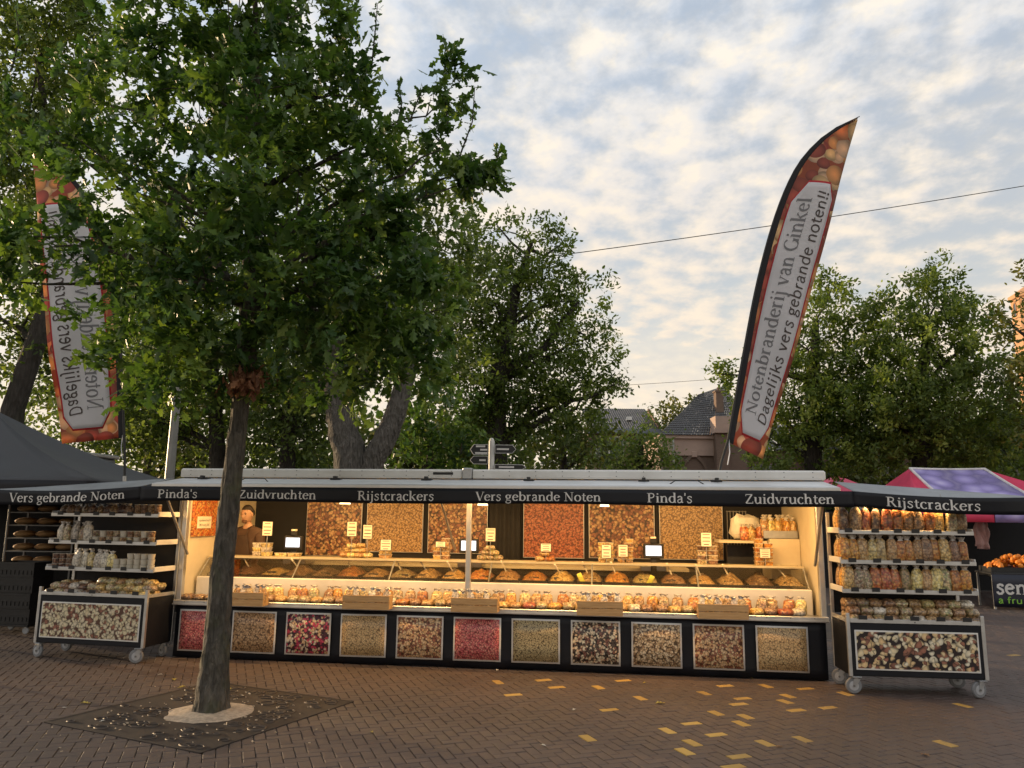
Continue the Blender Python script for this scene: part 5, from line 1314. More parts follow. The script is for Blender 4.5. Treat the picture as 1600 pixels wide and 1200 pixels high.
# right end of the stall: paper bags, snack basket, grille
sk = MB(); blob(18, 10, lambda u: Vector((math.copysign(abs(u.x) ** .6, u.x) * .19 * (1 + .25 * mnoise.noise(u * 2.3)), u.y * .14, .15 + math.copysign(abs(u.z) ** .6, u.z) * .15 * (1 + .3 * mnoise.noise(u * 2 + Vector((4, 0, 0)))))) * (1 + .14 * mnoise.noise(u * 7)), mb=sk)
tag(sk.build('paper_sack', mat('crumpled_white_paper', (.62, .60, .54), .75, 0, .1, 6, .8, .03, bscale=9), None, TR @ T(6.88, 1.30, 1.432)), 'crumpled white sack on the shelf at the stall\'s right end', 'sack')
gr_ = thing('wire_rack', 'dark upright wire rack in the stall\'s right back corner', 'rack', TR @ T(6.70, 1.62, .6))
for k in range(7): MB().tube([(k * .04, 0, 0), (k * .04, 0, 1.2)], .006, 6).build('bar', MT['steel_dark'], gr_)
for z in (.05, .6, 1.19): MB().tube([(-.01, .007, z), (.25, .007, z)], .007, 6).build('cross_bar', MT['steel_dark'], gr_)
bs = thing('snack_tray', 'grey tray of golden snack bags on the cream cabinet', 'tray', TR @ T(W - .42, .98, 1.465))
for a, b_ in (((0, 0, 0), (.40, .01, .09)), ((0, .29, 0), (.40, .30, .09)), ((0, .0101, 0), (.01, .2899, .09)), ((.39, .0101, 0), (.40, .2899, .09)), ((.0101, .0101, 0), (.3899, .2899, .008))): MB().box(a, b_).build('tray_side', MT['zinc'], bs)
for i in range(10):
    kd = (Gd, Y_, Gd, O, Gd)[i % 5]
    put_bag(TR @ T(W - .38 + (i % 5) * .08, 1.05 + (i // 5) * .13, 1.475 + (i // 5) * .03, random.uniform(-1, 1)), kd, f'golden snack bag in cabinet tray, {("front", "rear")[i // 5]} row, {ORD[i % 5 + 1]} from left', 'bags in the cabinet tray', h=.24, w=.10, d=.07)
for i in range(3):
    put_bag(TR @ T(W - .62 + i * .085, 1.12, 1.432, i), (Rd, Gd, Rd)[i], f'snack bag on the side shelf left of the cream cabinet, {ORD[i+1]} from left', 'bags on the side shelf', h=.20)
# sign with readable print on the left inner wall
ws = thing('wall_price_sign', 'cream sign reading Pistachemelange 200 gram on the left inner wall', 'sign', TR @ T(.033, .25, 1.50))
MB().cbox((0, 0, 0), (.006, .34, .15), .002).build('card', M_SIGN, ws)
def tiny_text(s, size, parent, M):
    cu = bpy.data.curves.new('t', 'FONT'); cu.body = s; cu.size = size; cu.align_x = 'CENTER'; cu.resolution_u = 3
    o = bpy.data.objects.new('t', cu); me = bpy.data.meshes.new_from_object(o); bpy.data.objects.remove(o)
    me.materials.clear(); me.materials.append(M_INK); return link('lettering', me, parent, M)
Mt = Matrix(((0, 0, 1, .0075), (-1, 0, 0, .17), (0, 1, 0, 0), (0, 0, 0, 1)))
tiny_text('Pistachemelange', .042, ws, Matrix.Translation((0, 0, .088)) @ Mt); tiny_text('200 gram 4,98', .042, ws, Matrix.Translation((0, 0, .03)) @ Mt)

# ------------------------------------------------------------------ the seller
def skin_body(name, joints, edges, mats, parent, root=0, sub=2):
    me = bpy.data.meshes.new(name); me.from_pydata([j[0] for j in joints], edges, [])
    o = link(name, me, parent); o.modifiers.new('skin', 'SKIN'); 
    for i, j in enumerate(joints):
        sv_ = me.skin_vertices[0].data[i]; r_ = j[1] if isinstance(j[1], tuple) else (j[1], j[1]); sv_.radius = r_; sv_.use_root = (i == root)
    o.modifiers['skin'].use_smooth_shade = True
    sd2 = o.modifiers.new('sub', 'SUBSURF'); sd2.levels = sd2.render_levels = sub
    for mm in mats: me.materials.append(mm)
    return o
M_SKIN = mat('skin', (.50, .30, .20), .5, 0, .08, 14, .05); M_SHIRT = mat('brown_shirt', (.095, .055, .038), .8, 0, .15, 20, .15); M_APR = mat('dark_brown_apron', (.05, .030, .022), .8, 0, .2, 20, .15)
M_TROU = mat('dark_trousers', (.03, .03, .035), .8); M_HAIR = mat('dark_hair', (.025, .018, .014), .6, 0, .3, 60, .3)
px_, _ = lx(388, 830, 1.12)
man = thing('person', 'seller in brown shirt and dark apron standing behind the counter left', 'person', TR @ T(px_, 1.12, .03, R(-14)))
J = [((0,0,.92),(.15,.11)), ((0,0,1.08),(.14,.105)), ((0,-.005,1.28),(.15,.10)), ((0,0,1.41),(.085,.065)), ((0,-.01,1.50),(.052,.055)), ((0,-.015,1.555),(.058,.062)),
     ((.19,0,1.39),(.05,.05)), ((.235,-.02,1.14),(.046,.046)), ((.21,-.20,.98),(.034,.036)), ((.20,-.26,.96),(.03,.022)),
     ((-.19,0,1.39),(.05,.05)), ((-.235,-.02,1.14),(.046,.046)), ((-.20,-.20,.98),(.034,.036)), ((-.18,-.26,.96),(.03,.022)),
     ((.09,0,.86),(.092,.09)), ((.10,.0,.48),(.062,.062)), ((.10,.02,.08),(.042,.042)), ((.11,-.10,.035),(.036,.03)), ((-.09,0,.86),(.092,.09)), ((-.10,0,.48),(.062,.062)), ((-.10,.02,.08),(.042,.042)), ((-.11,-.10,.035),(.036,.03))]
Ed = [(0,1),(1,2),(2,3),(3,4),(4,5),(3,6),(6,7),(7,8),(8,9),(3,10),(10,11),(11,12),(12,13),(0,14),(14,15),(15,16),(16,17),(0,18),(18,19),(19,20),(20,21)]
for s, hx in ((1, 9), (-1, 13)):
    hb = Vector(J[hx][0])
    for q, (dx, L) in enumerate(((-.026, .075), (-.009, .085), (.009, .08), (.025, .065))):
        J += [(tuple(hb + Vector((dx, -.045, -.005))), .009), (tuple(hb + Vector((dx * 1.1, -.045 - L * .5, -.008))), .0085), (tuple(hb + Vector((dx * 1.1, -.045 - L * .85, -.028))), .0075)]
        k = len(J); Ed += [(hx, k-3), (k-3, k-2), (k-2, k-1)]
    J += [(tuple(hb + Vector((-s * .035, -.01, .0))), .011), (tuple(hb + Vector((-s * .052, -.045, -.012))), .009)]
    k = len(J); Ed += [(hx, k-2), (k-2, k-1)]
skin_body('body', J, Ed, [M_SKIN], man)
def head(u):
    x = u.x * .074; y = u.y * .094; z = u.z * .118
    if u.z < 0: x *= 1 - .28 * abs(u.z); y *= 1 - .10 * abs(u.z)
    if u.y < -.2:
        f_ = -u.y
        y += -.022 * math.exp(-((x / .014) ** 2) - ((z + .012) / .022) ** 2) * f_
        y += .010 * (math.exp(-(((x - .030) / .014) ** 2) - ((z - .018) / .012) ** 2) + math.exp(-(((x + .030) / .014) ** 2) - ((z - .018) / .012) ** 2))
        y += -.006 * math.exp(-((x / .028) ** 2) - ((z - .036) / .010) ** 2)
        y += -.006 * math.exp(-((x / .022) ** 2) - ((z + .060) / .010) ** 2) - .010 * math.exp(-((x / .02) ** 2) - ((z + .10) / .018) ** 2)
    return Vector((x, y - .02, z + 1.655))
HM = Matrix.Translation((0, 0, 1.55)) @ Matrix.Rotation(R(12), 4, 'X') @ Matrix.Translation((0, 0, -1.55))
hd = blob(32, 24, head).build('head', M_SKIN, man, HM)
hair = MB(); blob(24, 16, lambda u: Vector((u.x * .080, u.y * .098 - .012 + (.03 if u.y < 0 and u.z < .45 else 0), 1.668 + (u.z * .120 if u.z > -.25 else -.03 + (u.z + .25) * .03))) + Vector((0, .012 if u.z < .3 else 0, 0)), mb=hair); hair.build('hair', M_HAIR, hd)
for s in (-1, 1):
    blob(10, 6, lambda u: Vector((s * .075 + u.x * .010, -.012 + u.y * .02, 1.655 + u.z * .030)), mb=(q := MB())); q.build('ear', M_SKIN, hd)
    blob(8, 6, lambda u: Vector((s * .030 + u.x * .012, -.093 + u.y * .008, 1.673 + u.z * .006)), mb=(q := MB())); q.build('eye', M_HAIR, hd)
    MB().tube([(s * .016, -.104, 1.690), (s * .032, -.102, 1.695), (s * .046, -.094, 1.689)], .0045, 6).build('eyebrow', M_HAIR, hd)
MB().tube([(-.022, -.104, 1.599), (0, -.110, 1.602), (.022, -.104, 1.599)], .004, 6).build('mouth', mat('lips', (.36, .15, .12), .5), hd)
blob(12, 8, lambda u: Vector((u.x * .045, -.085 + u.y * .022, 1.575 + u.z * .028)), mb=(q := MB())); q.build('beard', mat('stubble', (.16, .09, .06), .8), hd)
SJ = [((0,0,.86),(.165,.125)), ((0,0,1.08),(.155,.12)), ((0,-.005,1.28),(.182,.125)), ((0,0,1.42),(.15,.105)), ((0,-.008,1.515),(.070,.070)), ((.195,0,1.40),(.078,.074)), ((.235,-.01,1.20),(.062,.062)), ((.238,-.02,1.12),(.062,.062)), ((-.195,0,1.40),(.078,.074)), ((-.235,-.01,1.20),(.062,.062)), ((-.238,-.02,1.12),(.062,.062))]
skin_body('shirt', SJ, [(0,1),(1,2),(2,3),(3,4),(3,5),(5,6),(6,7),(3,8),(8,9),(9,10)], [M_SHIRT], man)
TJ = [((0,0,.93),(.162,.122)), ((.09,0,.84),(.104,.10)), ((.10,.0,.48),(.078,.08)), ((.10,.02,.09),(.062,.066)), ((-.09,0,.84),(.104,.10)), ((-.10,0,.48),(.078,.08)), ((-.10,.02,.09),(.062,.066))]
skin_body('trousers', TJ, [(0,1),(1,2),(2,3),(0,4),(4,5),(5,6)], [M_TROU], man)
ap = MB().sheet(lambda u, v: Vector(((u - .5) * (.38 if v < .62 else .38 - (v - .62) * .42), -.150 - .02 * math.cos((u - .5) * 2.6) + .008 * math.sin(u * 14) * (1 - v), .45 + .93 * v)), 14, 14, .004).build('apron', M_APR, man)
for s in (-1, 1): MB().tube([(s * .10, -.155, 1.37), (s * .085, -.10, 1.47), (s * .07, .02, 1.50), (0, .07, 1.49)], .009, 6).build('apron_strap', M_APR, ap)
for x in (-.105, .105):
    sh_ = MB(); blob(12, 8, lambda u: Vector((x + u.x * .05, -.055 + u.y * .14, .035 + u.z * .045)), mb=sh_); sh_.build('shoe', MT['black'], man)

# ------------------------------------------------------------------ feather flags
def cloth(name, base_mat_fn):
    m_ = base_mat_fn
    nt_ = m_.node_tree; p = [n for n in nt_.nodes if n.type == 'BSDF_PRINCIPLED'][0]; out = [n for n in nt_.nodes if n.type == 'OUTPUT_MATERIAL'][0]
    tr = nt_.nodes.new('ShaderNodeBsdfTranslucent'); mx = nt_.nodes.new('ShaderNodeMixShader'); mx.inputs[0].default_value = .5
    if p.inputs['Base Color'].links: nt_.links.new(p.inputs['Base Color'].links[0].from_socket, tr.inputs[0])
    else: tr.inputs[0].default_value = p.inputs['Base Color'].default_value
    nt_.links.new(p.outputs[0], mx.inputs[1]); nt_.links.new(tr.outputs[0], mx.inputs[2]); nt_.links.new(mx.outputs[0], out.inputs['Surface'])
    return m_
M_FLAGN = cloth('flag', nut_print('flag_nut_print', [(.84,.46,.18), (.60,.12,.09), (.86,.64,.36), (.42,.09,.07), (.82,.34,.14), (.82,.60,.42)], (.52,.14,.06), .27, 1.25, .15, 3, edge=.6))
M_FLAGW = cloth('flagw', mat('flag_white', (.90, .90, .92), .7, 0, .05, 3, .1, .01))
M_FLAGR = cloth('flagr', mat('flag_red_line', (.68, .05, .06), .7, 0, .05, 3, 0))
M_GREYL = mat('flag_grey_lettering', (.16, .16, .17), .7, 0, .15, 4, 0)
def feather_flag(label, pole_px, q0, q1, Y, wave, foot):
    base = at(*pole_px[0], Y); base.z = foot
    F = thing('feather_flag', label, 'flag', Matrix.Translation(base))
    pw = [at(px, py, Y) - base for px, py in pole_px]; pw[0].z = 0
    sail_px = pole_px[2:]
    ya, yb = sail_px[0][1], sail_px[-1][1]
    fine = []
    for i in range(len(sail_px) - 1):                       # Catmull-Rom through the surveyed pole points
        p0 = sail_px[max(i-1, 0)]; p1 = sail_px[i]; p2 = sail_px[i+1]; p3 = sail_px[min(i+2, len(sail_px)-1)]
        for k in range(8):
            t = k / 8
            fine.append(tuple(.5 * ((2*p1[a]) + (-p0[a]+p2[a])*t + (2*p0[a]-5*p1[a]+4*p2[a]-p3[a])*t*t + (-p0[a]+3*p1[a]-3*p2[a]+p3[a])*t**3) for a in (0, 1)))
    fine.append(sail_px[-1])
    def Pp(v):
        y = ya + (yb - ya) * v
        for a, b_ in zip(fine, fine[1:]):
            if b_[1] <= y <= a[1] or b_ is fine[-1]:
                t = (y - a[1]) / ((b_[1] - a[1]) or -1); return (a[0] + (b_[0] - a[0]) * t, y)
    def S(u, v):
        p = Pp(v); q = (q0[0] + (q1[0] - q0[0]) * v, q0[1] + (q1[1] - q0[1]) * v)
        w = at(p[0] + (q[0] - p[0]) * u, p[1] + (q[1] - p[1]) * u, Y) - base
        return w + Vector((0, wave * u * math.sin(5.5 * v + 2.5 * u) + .018 * math.sin(17 * v + 6 * u) * u, 0))
    s = 1 if q0[0] > sail_px[0][0] else -1
    off = lambda k: Vector((0, -.0025 * k, 0))
    def sheet(ul, ur, v0, v1, nu, nv, k, name, m_, par, th=.0015):
        o = MB().sheet(lambda u, v: S((ul(v0 + (v1-v0)*v) + (ur(v0 + (v1-v0)*v) - ul(v0 + (v1-v0)*v)) * (u if s > 0 else 1 - u)), v0 + (v1-v0) * v) + off(k), nu, nv, th)
        return o.build(name, m_, par)
    wid = lambda v: max(1e-3, (S(1, v) - S(0, v)).length)
    sail = sheet(lambda v: 0, lambda v: 1, 0, .995, 14, 60, 0, 'sail', M_FLAGN, F)
    sheet(lambda v: -.004, lambda v: min(.95, .072 / wid(v)), -.0, .997, 3, 60, 1, 'pole_sleeve', MT['black_matt'], F)
    def ul(v, m=0):
        a = .20 - m
        if v < .10: a += (.10 - v) * 2.6
        if v > .74: a += (v - .74) * 3.0
        return a
    def ur(v, m=0):
        a = .92 + m
        if v < .085: a -= (.085 - v) * 3.0
        if v > .755: a -= (v - .755) * 2.6
        return a
    for sg in ((1, -1) if s > 0 else (1,)):
        pass
    for k, m_, e, nm in ((1, M_FLAGR, .024, 'red_outline'), (2, M_FLAGW, 0.0, 'white_panel')):
        sheet(lambda v: ul(v, e), lambda v: ur(v, e), .045 - e * .25, .80 + e * .25, 10, 50, k, nm, m_, sail)
    place = lambda ub: (lambda x, y: S(ub - y, x) + off(3.6))
    write_word('Notenbranderij van Ginkel', sail, M_GREYL, place(.545), .245, .105, .755, 0, name='lettering')
    write_word('Dagelijks vers gebrande noten!!', sail, M_INK, place(.83), .20, .085, .775, 0, serif=False, bold=.085, slant=.16, name='lettering')
    full = pw[:2] + [S(0, v) for v in [i / 30 for i in range(31)]]
    MB().tube(full, [.016] * 6 + [.014 - .009 * i / (len(full) - 6) for i in range(len(full) - 6)], 8).build('pole', MT['black'], F)
    MB().tube([(0, 0, 0), (pw[1] * .45)], .024, 10).build('socket', MT['zinc'], F)
    MB().tube([S(.02, .01), S(.02, .01) + Vector((.0, -.01, -.16)), S(.02, .01) + Vector((-.03 * s, -.01, -.30))], .006, 6).build('tie_cord', M_FLAGW, F)
    return F
feather_flag('tall feather flag at right on the stall roof, text readable, curving right', [(1120,757),(1127,722),(1137,690),(1160,560),(1183,440),(1210,340),(1240,268),(1272,226),(1307,199),(1343,182)], (1193,717), (1343,182), 8.85, .05, 2.06)
feather_flag('feather flag at left behind the oak leaves, seen from its mirrored back', [(196,752),(195,715),(194,684),(191,600),(187,520),(178,440),(163,370),(138,310),(98,262),(45,228)], (95,693), (45,228), 9.75, .05, 1.95)

# ------------------------------------------------------------------ tree grate, sawdust and litter
GM = Matrix.Translation((G0.x, G0.y, .0)) @ Matrix.Rotation(GA, 4, 'Z')
M_IRON = mat('rusted_cast_iron', (.036, .027, .022), .7, .25, .3, 7, .3, .004, dirt=(.062, .047, .036))
gt = thing('tree_grate', 'square rusty cast iron tree grate set in the paving round the trunk', 'tree grate', GM)
tb_ = GM.inverted() @ Vector((tpts[0].x, tpts[0].y, 0)); HR = .34
for q in range(4):                                   # four cast segments round the round opening
    mb = MB(); n = 14; vs = []; fs = []; a0 = q * 90
    for i in range(n + 1):
        a = R(a0 + 90 * i / n); c, s = math.cos(a), math.sin(a)
        k = (GH - .012) / max(abs(c), abs(s))
        cx_, cy_ = max(-.4, min(.4, tb_.x)), max(-.4, min(.4, tb_.y))
        vs += [(cx_ + HR * c, cy_ + HR * s, .006), (c * k, s * k, .006), (cx_ + HR * c, cy_ + HR * s, -.02), (c * k, s * k, -.02)]
    for i in range(n):
        b0 = 4 * i; fs += [(b0, b0+1, b0+5, b0+4), (b0+3, b0+2, b0+6, b0+7), (b0+2, b0, b0+4, b0+6), (b0+1, b0+3, b0+7, b0+5)]
    fs += [(0, 2, 3, 1), (4*n, 4*n+1, 4*n+3, 4*n+2)]
    mb.add(vs, fs).build('grate_segment', M_IRON, gt)
fr_ = MB()
for a, b_ in (((-GH, -GH), (GH, -GH)), ((GH, -GH), (GH, GH)), ((GH, GH), (-GH, GH)), ((-GH, GH), (-GH, -GH))):
    x0, x1 = sorted((a[0], b_[0])); y0, y1 = sorted((a[1], b_[1])); hor = y0 == y1
    fr_.cbox((x0 - (.014 if hor else .014), y0 - .014, -.02), (x1 + .014, y1 + .014, .009 if hor else .0085), .003)
fr_.build('frame', M_IRON, gt)
sc2 = MB(); g = random.Random(8)
for _ in range(150):
    x, y = g.uniform(-.8, .8), g.uniform(-.8, .8)
    if math.hypot(x - tb_.x, y - tb_.y) < HR + .10: continue
    r_ = g.uniform(.03, .075); e = g.uniform(.5, 1); t0 = g.uniform(0, 6)
    sc2.tube([(x + r_ * math.cos(t), y + r_ * e * math.sin(t), .008) for t in [t0 + i * .5 for i in range(12)]], .008, 4)
o = sc2.build('scroll_relief', mat('worn_iron_edge', (.075, .056, .043), .55, .3, .25, 9), gt); o['kind'] = 'stuff'
sw = MB().grid(lambda u, v: Vector(((.02 + (.34 + .05 * mnoise.noise(Vector((math.cos(v * 2 * PI) * 2, math.sin(v * 2 * PI) * 2, 1)))) * u) * math.cos(v * 2 * PI), (.02 + (.34 + .05 * mnoise.noise(Vector((math.cos(v * 2 * PI) * 2, math.sin(v * 2 * PI) * 2, 5)))) * u) * math.sin(v * 2 * PI), .006 + .035 * (1 - u ** 2) + .006 * mnoise.noise(Vector((u * 9, math.cos(v * 6.28) * 4, math.sin(v * 6.28) * 4))))), 14, 40)
o = sw.build('sawdust', mat('pale_sawdust', (.46, .36, .26), .95, 0, .3, 28, .5, .01), None, Matrix.Translation((tpts[0].x, tpts[0].y, 0)))
tag(o, 'ring of pale sawdust heaped round the oak trunk', 'sawdust', None, 'stuff')
ch_ = MB(); g = random.Random(4)
for _ in range(120):
    a = g.uniform(0, 6.28); d = .3 + abs(g.gauss(0, .42)); x = tpts[0].x + math.cos(a) * d * 1.1 + (.0 if g.random() < .7 else -.25); y = tpts[0].y + math.sin(a) * d * .9 - .08
    s = g.uniform(.004, .011); Mx = Matrix.Translation((x, y, .013)) @ Matrix.Rotation(g.uniform(0, 6), 4, 'Z') @ Matrix.Rotation(g.uniform(-.4, .4), 4, 'X')
    ch_.box((-s, -s * .5, -.003), (s, s * .5, .003), M=Mx)
tag(ch_.build('wood_chips', mat('pale_chip', (.44, .35, .25), .9, 0, .2, 30, 0)), 'pale wood chips scattered over the tree grate', 'wood chips', None, 'stuff')
M_FL = mat('fallen_leaf', (.42, .33, .06), .6, 0, .35, 20, .1); M_FL2 = mat('fallen_leaf_brown', (.28, .15, .06), .7, 0, .35, 20, .1); M_BIT = mat('paper_scrap', (.6, .57, .5), .8, 0, .1, 20, .1)
def leaf_obj(px, py, s, m_, lab, cat='leaf', name='fallen_leaf'):
    p = gpt(px, py); mb = MB(); pts = []
    for sg in (1, -1):
        for x, y in (LEAF_OAK if sg > 0 else LEAF_OAK[::-1][1:-1]): pts.append((x - .5, y * sg))
    vs = [(x * s, y * s, .006 + abs(y) * s * .5 + .02 * s * math.sin(x * 9)) for x, y in pts]
    n = len(vs); mb.add(vs + [(x, y, z - .0015) for x, y, z in vs], [tuple(range(n)), tuple(range(2*n-1, n-1, -1))] + [(i, n+i, n+(i+1) % n, (i+1) % n) for i in range(n)])
    o = mb.build(name, m_, None, Matrix.Translation((p.x, p.y, .002)) @ Matrix.Rotation(random.uniform(0, 6), 4, 'Z'))
    tag(o, lab, cat, 'litter on the paving')
for px, py, s, m_, lab in ((133,1100,.10,M_FL,'pale yellow fallen leaf on the left corner of the grate'), (272,1063,.09,M_FL,'yellow fallen leaf in front of the left cart'), (284,1075,.10,M_FL,'yellow fallen leaf just left of the oak trunk'), (358,1078,.10,M_FL,'yellow fallen leaf right behind the oak trunk'), (160,1128,.05,M_BIT,'small pale scrap left on the grate'), (100,1107,.04,M_BIT,'tiny pale scrap left of the grate'),
                          (581,1145,.05,M_FL,'small yellow scrap on the paving right of the grate'), (897,1110,.06,M_BIT,'white scrap on the paving below the middle pictures'), (849,1166,.05,M_BIT,'small white scrap near the bottom centre'), (1032,1100,.10,M_FL,'curled yellow leaf beside an ochre brick'), (1007,1068,.06,M_FL,'yellow leaf close under the stall skirt'), (1218,1168,.06,M_FL2,'orange brown leaf near the bottom right ochre bricks'),
                          (777,1048,.07,M_BIT,'flat pale scrap at the foot of the skirt'), (1446,1181,.07,M_FL2,'brown leaf near the bottom right corner'), (1172,1060,.07,M_FL,'yellow leaf near the right end of the skirt'), (475,1064,.06,M_FL2,'pale brown leaf before the almond picture'), (250,1055,.05,M_BIT,'tiny scrap beside the left cart wheel')):
    leaf_obj(px, py, s, m_, lab, 'leaf' if m_ is not M_BIT else 'litter', 'fallen_leaf' if m_ is not M_BIT else 'paper_scrap')

# ------------------------------------------------------------------ grey canopy at left with bread rack and crates
M_GCAN = mat('dark_grey_canvas', (.042, .046, .053), .65, 0, .12, 3, .2, .01, bscale=8)
cn = thing('canopy_tent', 'dark grey pop up canopy at the left edge', 'tent', Matrix.Translation((-9.6, 10.35, 0)))
WX, WY, ZE, ZA = 4.05, 3.4, 2.10, 3.30
ap_ = Vector((1.35, 1.7, ZA)); crn = [Vector((0, 0, ZE)), Vector((WX, 0, ZE)), Vector((WX, WY, ZE)), Vector((0, WY, ZE))]
for i in range(4):
    a, b_ = crn[i], crn[(i+1) % 4]
    def slope(u, v, a=a, b_=b_):
        p = a.lerp(b_, u).lerp(ap_, v); return p - Vector((0, 0, .20 * math.sin(PI * min(1, v * 1.0)) * (.55 + .45 * math.sin(PI * u))))
    MB().sheet(slope, 14, 12, .004).build('roof_panel', M_GCAN, cn)
    d = (b_ - a).normalized(); nr = Vector((d.y, -d.x, 0))
    MB().sheet(lambda u, v, a=a, b_=b_, nr=nr: a.lerp(b_, u) + nr * (.008 + .012 * math.sin(u * 20) * (1 - v)) + Vector((0, 0, -.22 + .22 * v)), 24, 3, .003).build('valance', MT['tarp'], cn)
for x, y in ((.03, .03), (WX - 1.55, .03), (WX - .03, WY - .03), (.03, WY - .03)): MB().cbox((x - .025, y - .025, 0), (x + .025, y + .025, ZE - .03), .004).build('leg', MT['alu'], cn)
MB().sheet(lambda u, v: Vector((WX * u, WY - .05 + .03 * math.sin(u * 30), .05 + 2.0 * v)), 40, 3, .004).build('rear_curtain', MT['black_matt'], cn)
MB().sheet(lambda u, v: Vector((WX - .03 + .02 * math.sin(u * 20), .75 + (WY - .8) * u, .05 + 2.0 * v)), 30, 3, .004).build('side_curtain', MT['black_matt'], cn)
def black_crate(M, lab):
    c = thing('black_crate', lab, 'crate', M, 'black crates by the left cart')
    W_, D_, H_ = .60, .40, .21
    b0 = MB()
    for a, b_ in (((0, 0, 0), (W_, .012, H_)), ((0, D_ - .012, 0), (W_, D_, H_)), ((0, .0121, 0), (.012, D_ - .0121, H_)), ((W_ - .012, .0121, 0), (W_, D_ - .0121, H_)), ((.0121, .0121, 0), (W_ - .0121, D_ - .0121, .012))): b0.box(a, b_)
    b0.build('shell', MT['black'], c)
    for z in (.015, .10, H_ - .03): MB().box((-.008, -.010, z), (W_ + .008, -.001, z + .018)).build('rib', MT['black'], c)
    for k in range(9): MB().box((.03 + k * .065, -.009, .04), (.05 + k * .065, -.0015, .095)).build('rib', MT['black'], c)
    return c
cb0 = at(42, 975, 11.2); MC = T(cb0.x - .55, 11.2, 0, R(-8))
dl_ = thing('crate_dolly', 'low wheeled dolly under the black crates', 'dolly', MC)
MB().cbox((0, 0, .10), (.62, .42, .13), .004).build('deck', MT['black'], dl_)
for x, y in ((.06, .05), (.56, .05), (.06, .37), (.56, .37)):
    k = MB(); k.tube([(x, y, .07), (x, y, .10)], .02, 8); k.build('caster', MT['zinc'], dl_); MB().lathe([(.045, -.012), (.05, -.006), (.05, .006), (.045, .012)], 14, M=Matrix.Translation((x, y, .05)) @ Matrix.Rotation(R(90), 4, 'X'), smooth=False).build('wheel', MT['rubber'], dl_)
for k in range(4): black_crate(MC @ T(.01, .01, .131 + k * .212, random.uniform(-.02, .02)), f'black plastic crate left of the left cart, {ORD[k+1]} from the bottom')
br = thing('bread_rack', 'dark rack of loaves under the grey canopy', 'rack', T(-7.95, 12.35, 0))
for x in (0, 1.05):
    for y in (0, .5): MB().cbox((x, y, 0), (x + .03, y + .03, 1.95), .003).build('upright', MT['steel_dark'], br)
for k in range(6): MB().box((.0, -.01, .86 + k * .2), (1.08, .54, .875 + k * .2)).build('tray', MT['steel_dark'], br)
M_LOAF = mat('bread_crust', (.42, .22, .09), .7, 0, .3, 9, .3, .01, dirt=(.6, .42, .22))
for k in range(5):
    for i in range(3):
        lf = MB(); blob(14, 8, lambda u: Vector((u.x * .15, u.y * .20, .055 + u.z * .055 * (1 + .1 * mnoise.noise(u * 4)))), mb=lf)
        tag(lf.build('bread_loaf', M_LOAF, None, T(-7.78 + i * .34, 12.6, .876 + k * .2, random.uniform(-.2, .2))), f'brown loaf on the dark rack, {ORD[k+1]} shelf from the bottom, {ORD[i+1]} from left', 'bread', 'loaves on the rack')
bx_ = thing('box_trailer', 'grey box trailer roof showing behind the grey canopy', 'trailer', T(-11.75, 15.2, 0, R(-8)))
MB().cbox((0, 0, .4), (3.2, 1.6, 2.78), .03).build('body', mat('trailer_grey', (.20, .21, .22), .5), bx_); MB().cbox((-.05, -.06, 2.781), (3.25, 1.65, 2.86), .02).build('roof_edge', MT['zinc'], bx_)
for x in (.8, 2.2): MB().lathe([(.2, -.08), (.3, -.08), (.32, 0), (.3, .08), (.2, .08)], 18, M=Matrix.Translation((x, -.0, .32)) @ Matrix.Rotation(R(90), 4, 'X')).build('wheel', MT['black'], bx_)

# ------------------------------------------------------------------ fruit stall at right
b = NB('purple_fruit_print'); v = b.coord(); vo = b.vor(b.mapping(v, scale=(1, 1, 1.4)), 2.1); hz = b.ramp(vo.outputs['Distance'], [(.05, (.62, .55, .86)), (.35, (.32, .26, .62)), (.62, (.13, .10, .30)), (.9, (.30, .26, .42))])
b.base(b.mix(b.math('MULTIPLY', b.noise(v, 20, 4), .35), hz, (.55, .5, .75))); b.set(Roughness=.6); M_PUR = b.m
M_PNK = mat('crimson_canvas', (.70, .06, .14), .6, 0, .12, 3, .15, .01); M_SEAM = mat('white_seam', (.75, .72, .72), .6)
FS = Matrix.Translation((8.68, 16.6, 0)) @ Matrix.Rotation(R(-4), 4, 'Z')
ft = thing('fruit_tent', 'crimson market tent with purple printed panel behind the right cart', 'tent', FS)
EZ, RZ = 2.10, 2.90; W2 = 3.7; rx0, rx1 = .62, 2.35; D2 = 3.4; rY = 1.7
def tri_sheet(p, q, r_, s, nm, m_):
    p, q, r_, s = map(Vector, (p, q, r_, s))
    MB().sheet(lambda u, v: p.lerp(q, u).lerp(s.lerp(r_, u), v) - Vector((0, 0, .10 * math.sin(PI * v) * math.sin(PI * u))), 10, 8, .004).build(nm, m_, ft)
sx0, sx1 = rx0 + .03, rx1 - .03
tri_sheet((sx0 - .06, 0, EZ), (sx1 + .22, 0, EZ), (rx1 - .02, rY, RZ), (rx0 + .02, rY, RZ), 'purple_panel', M_PUR)
tri_sheet((0, 0, EZ), (sx0 - .07, 0, EZ), (rx0 + .01, rY, RZ), (rx0, rY, RZ), 'roof_panel', M_PNK)
tri_sheet((sx1 + .23, 0, EZ), (W2, 0, EZ), (rx1, rY, RZ), (rx1 - .01, rY, RZ), 'roof_panel', M_PNK)
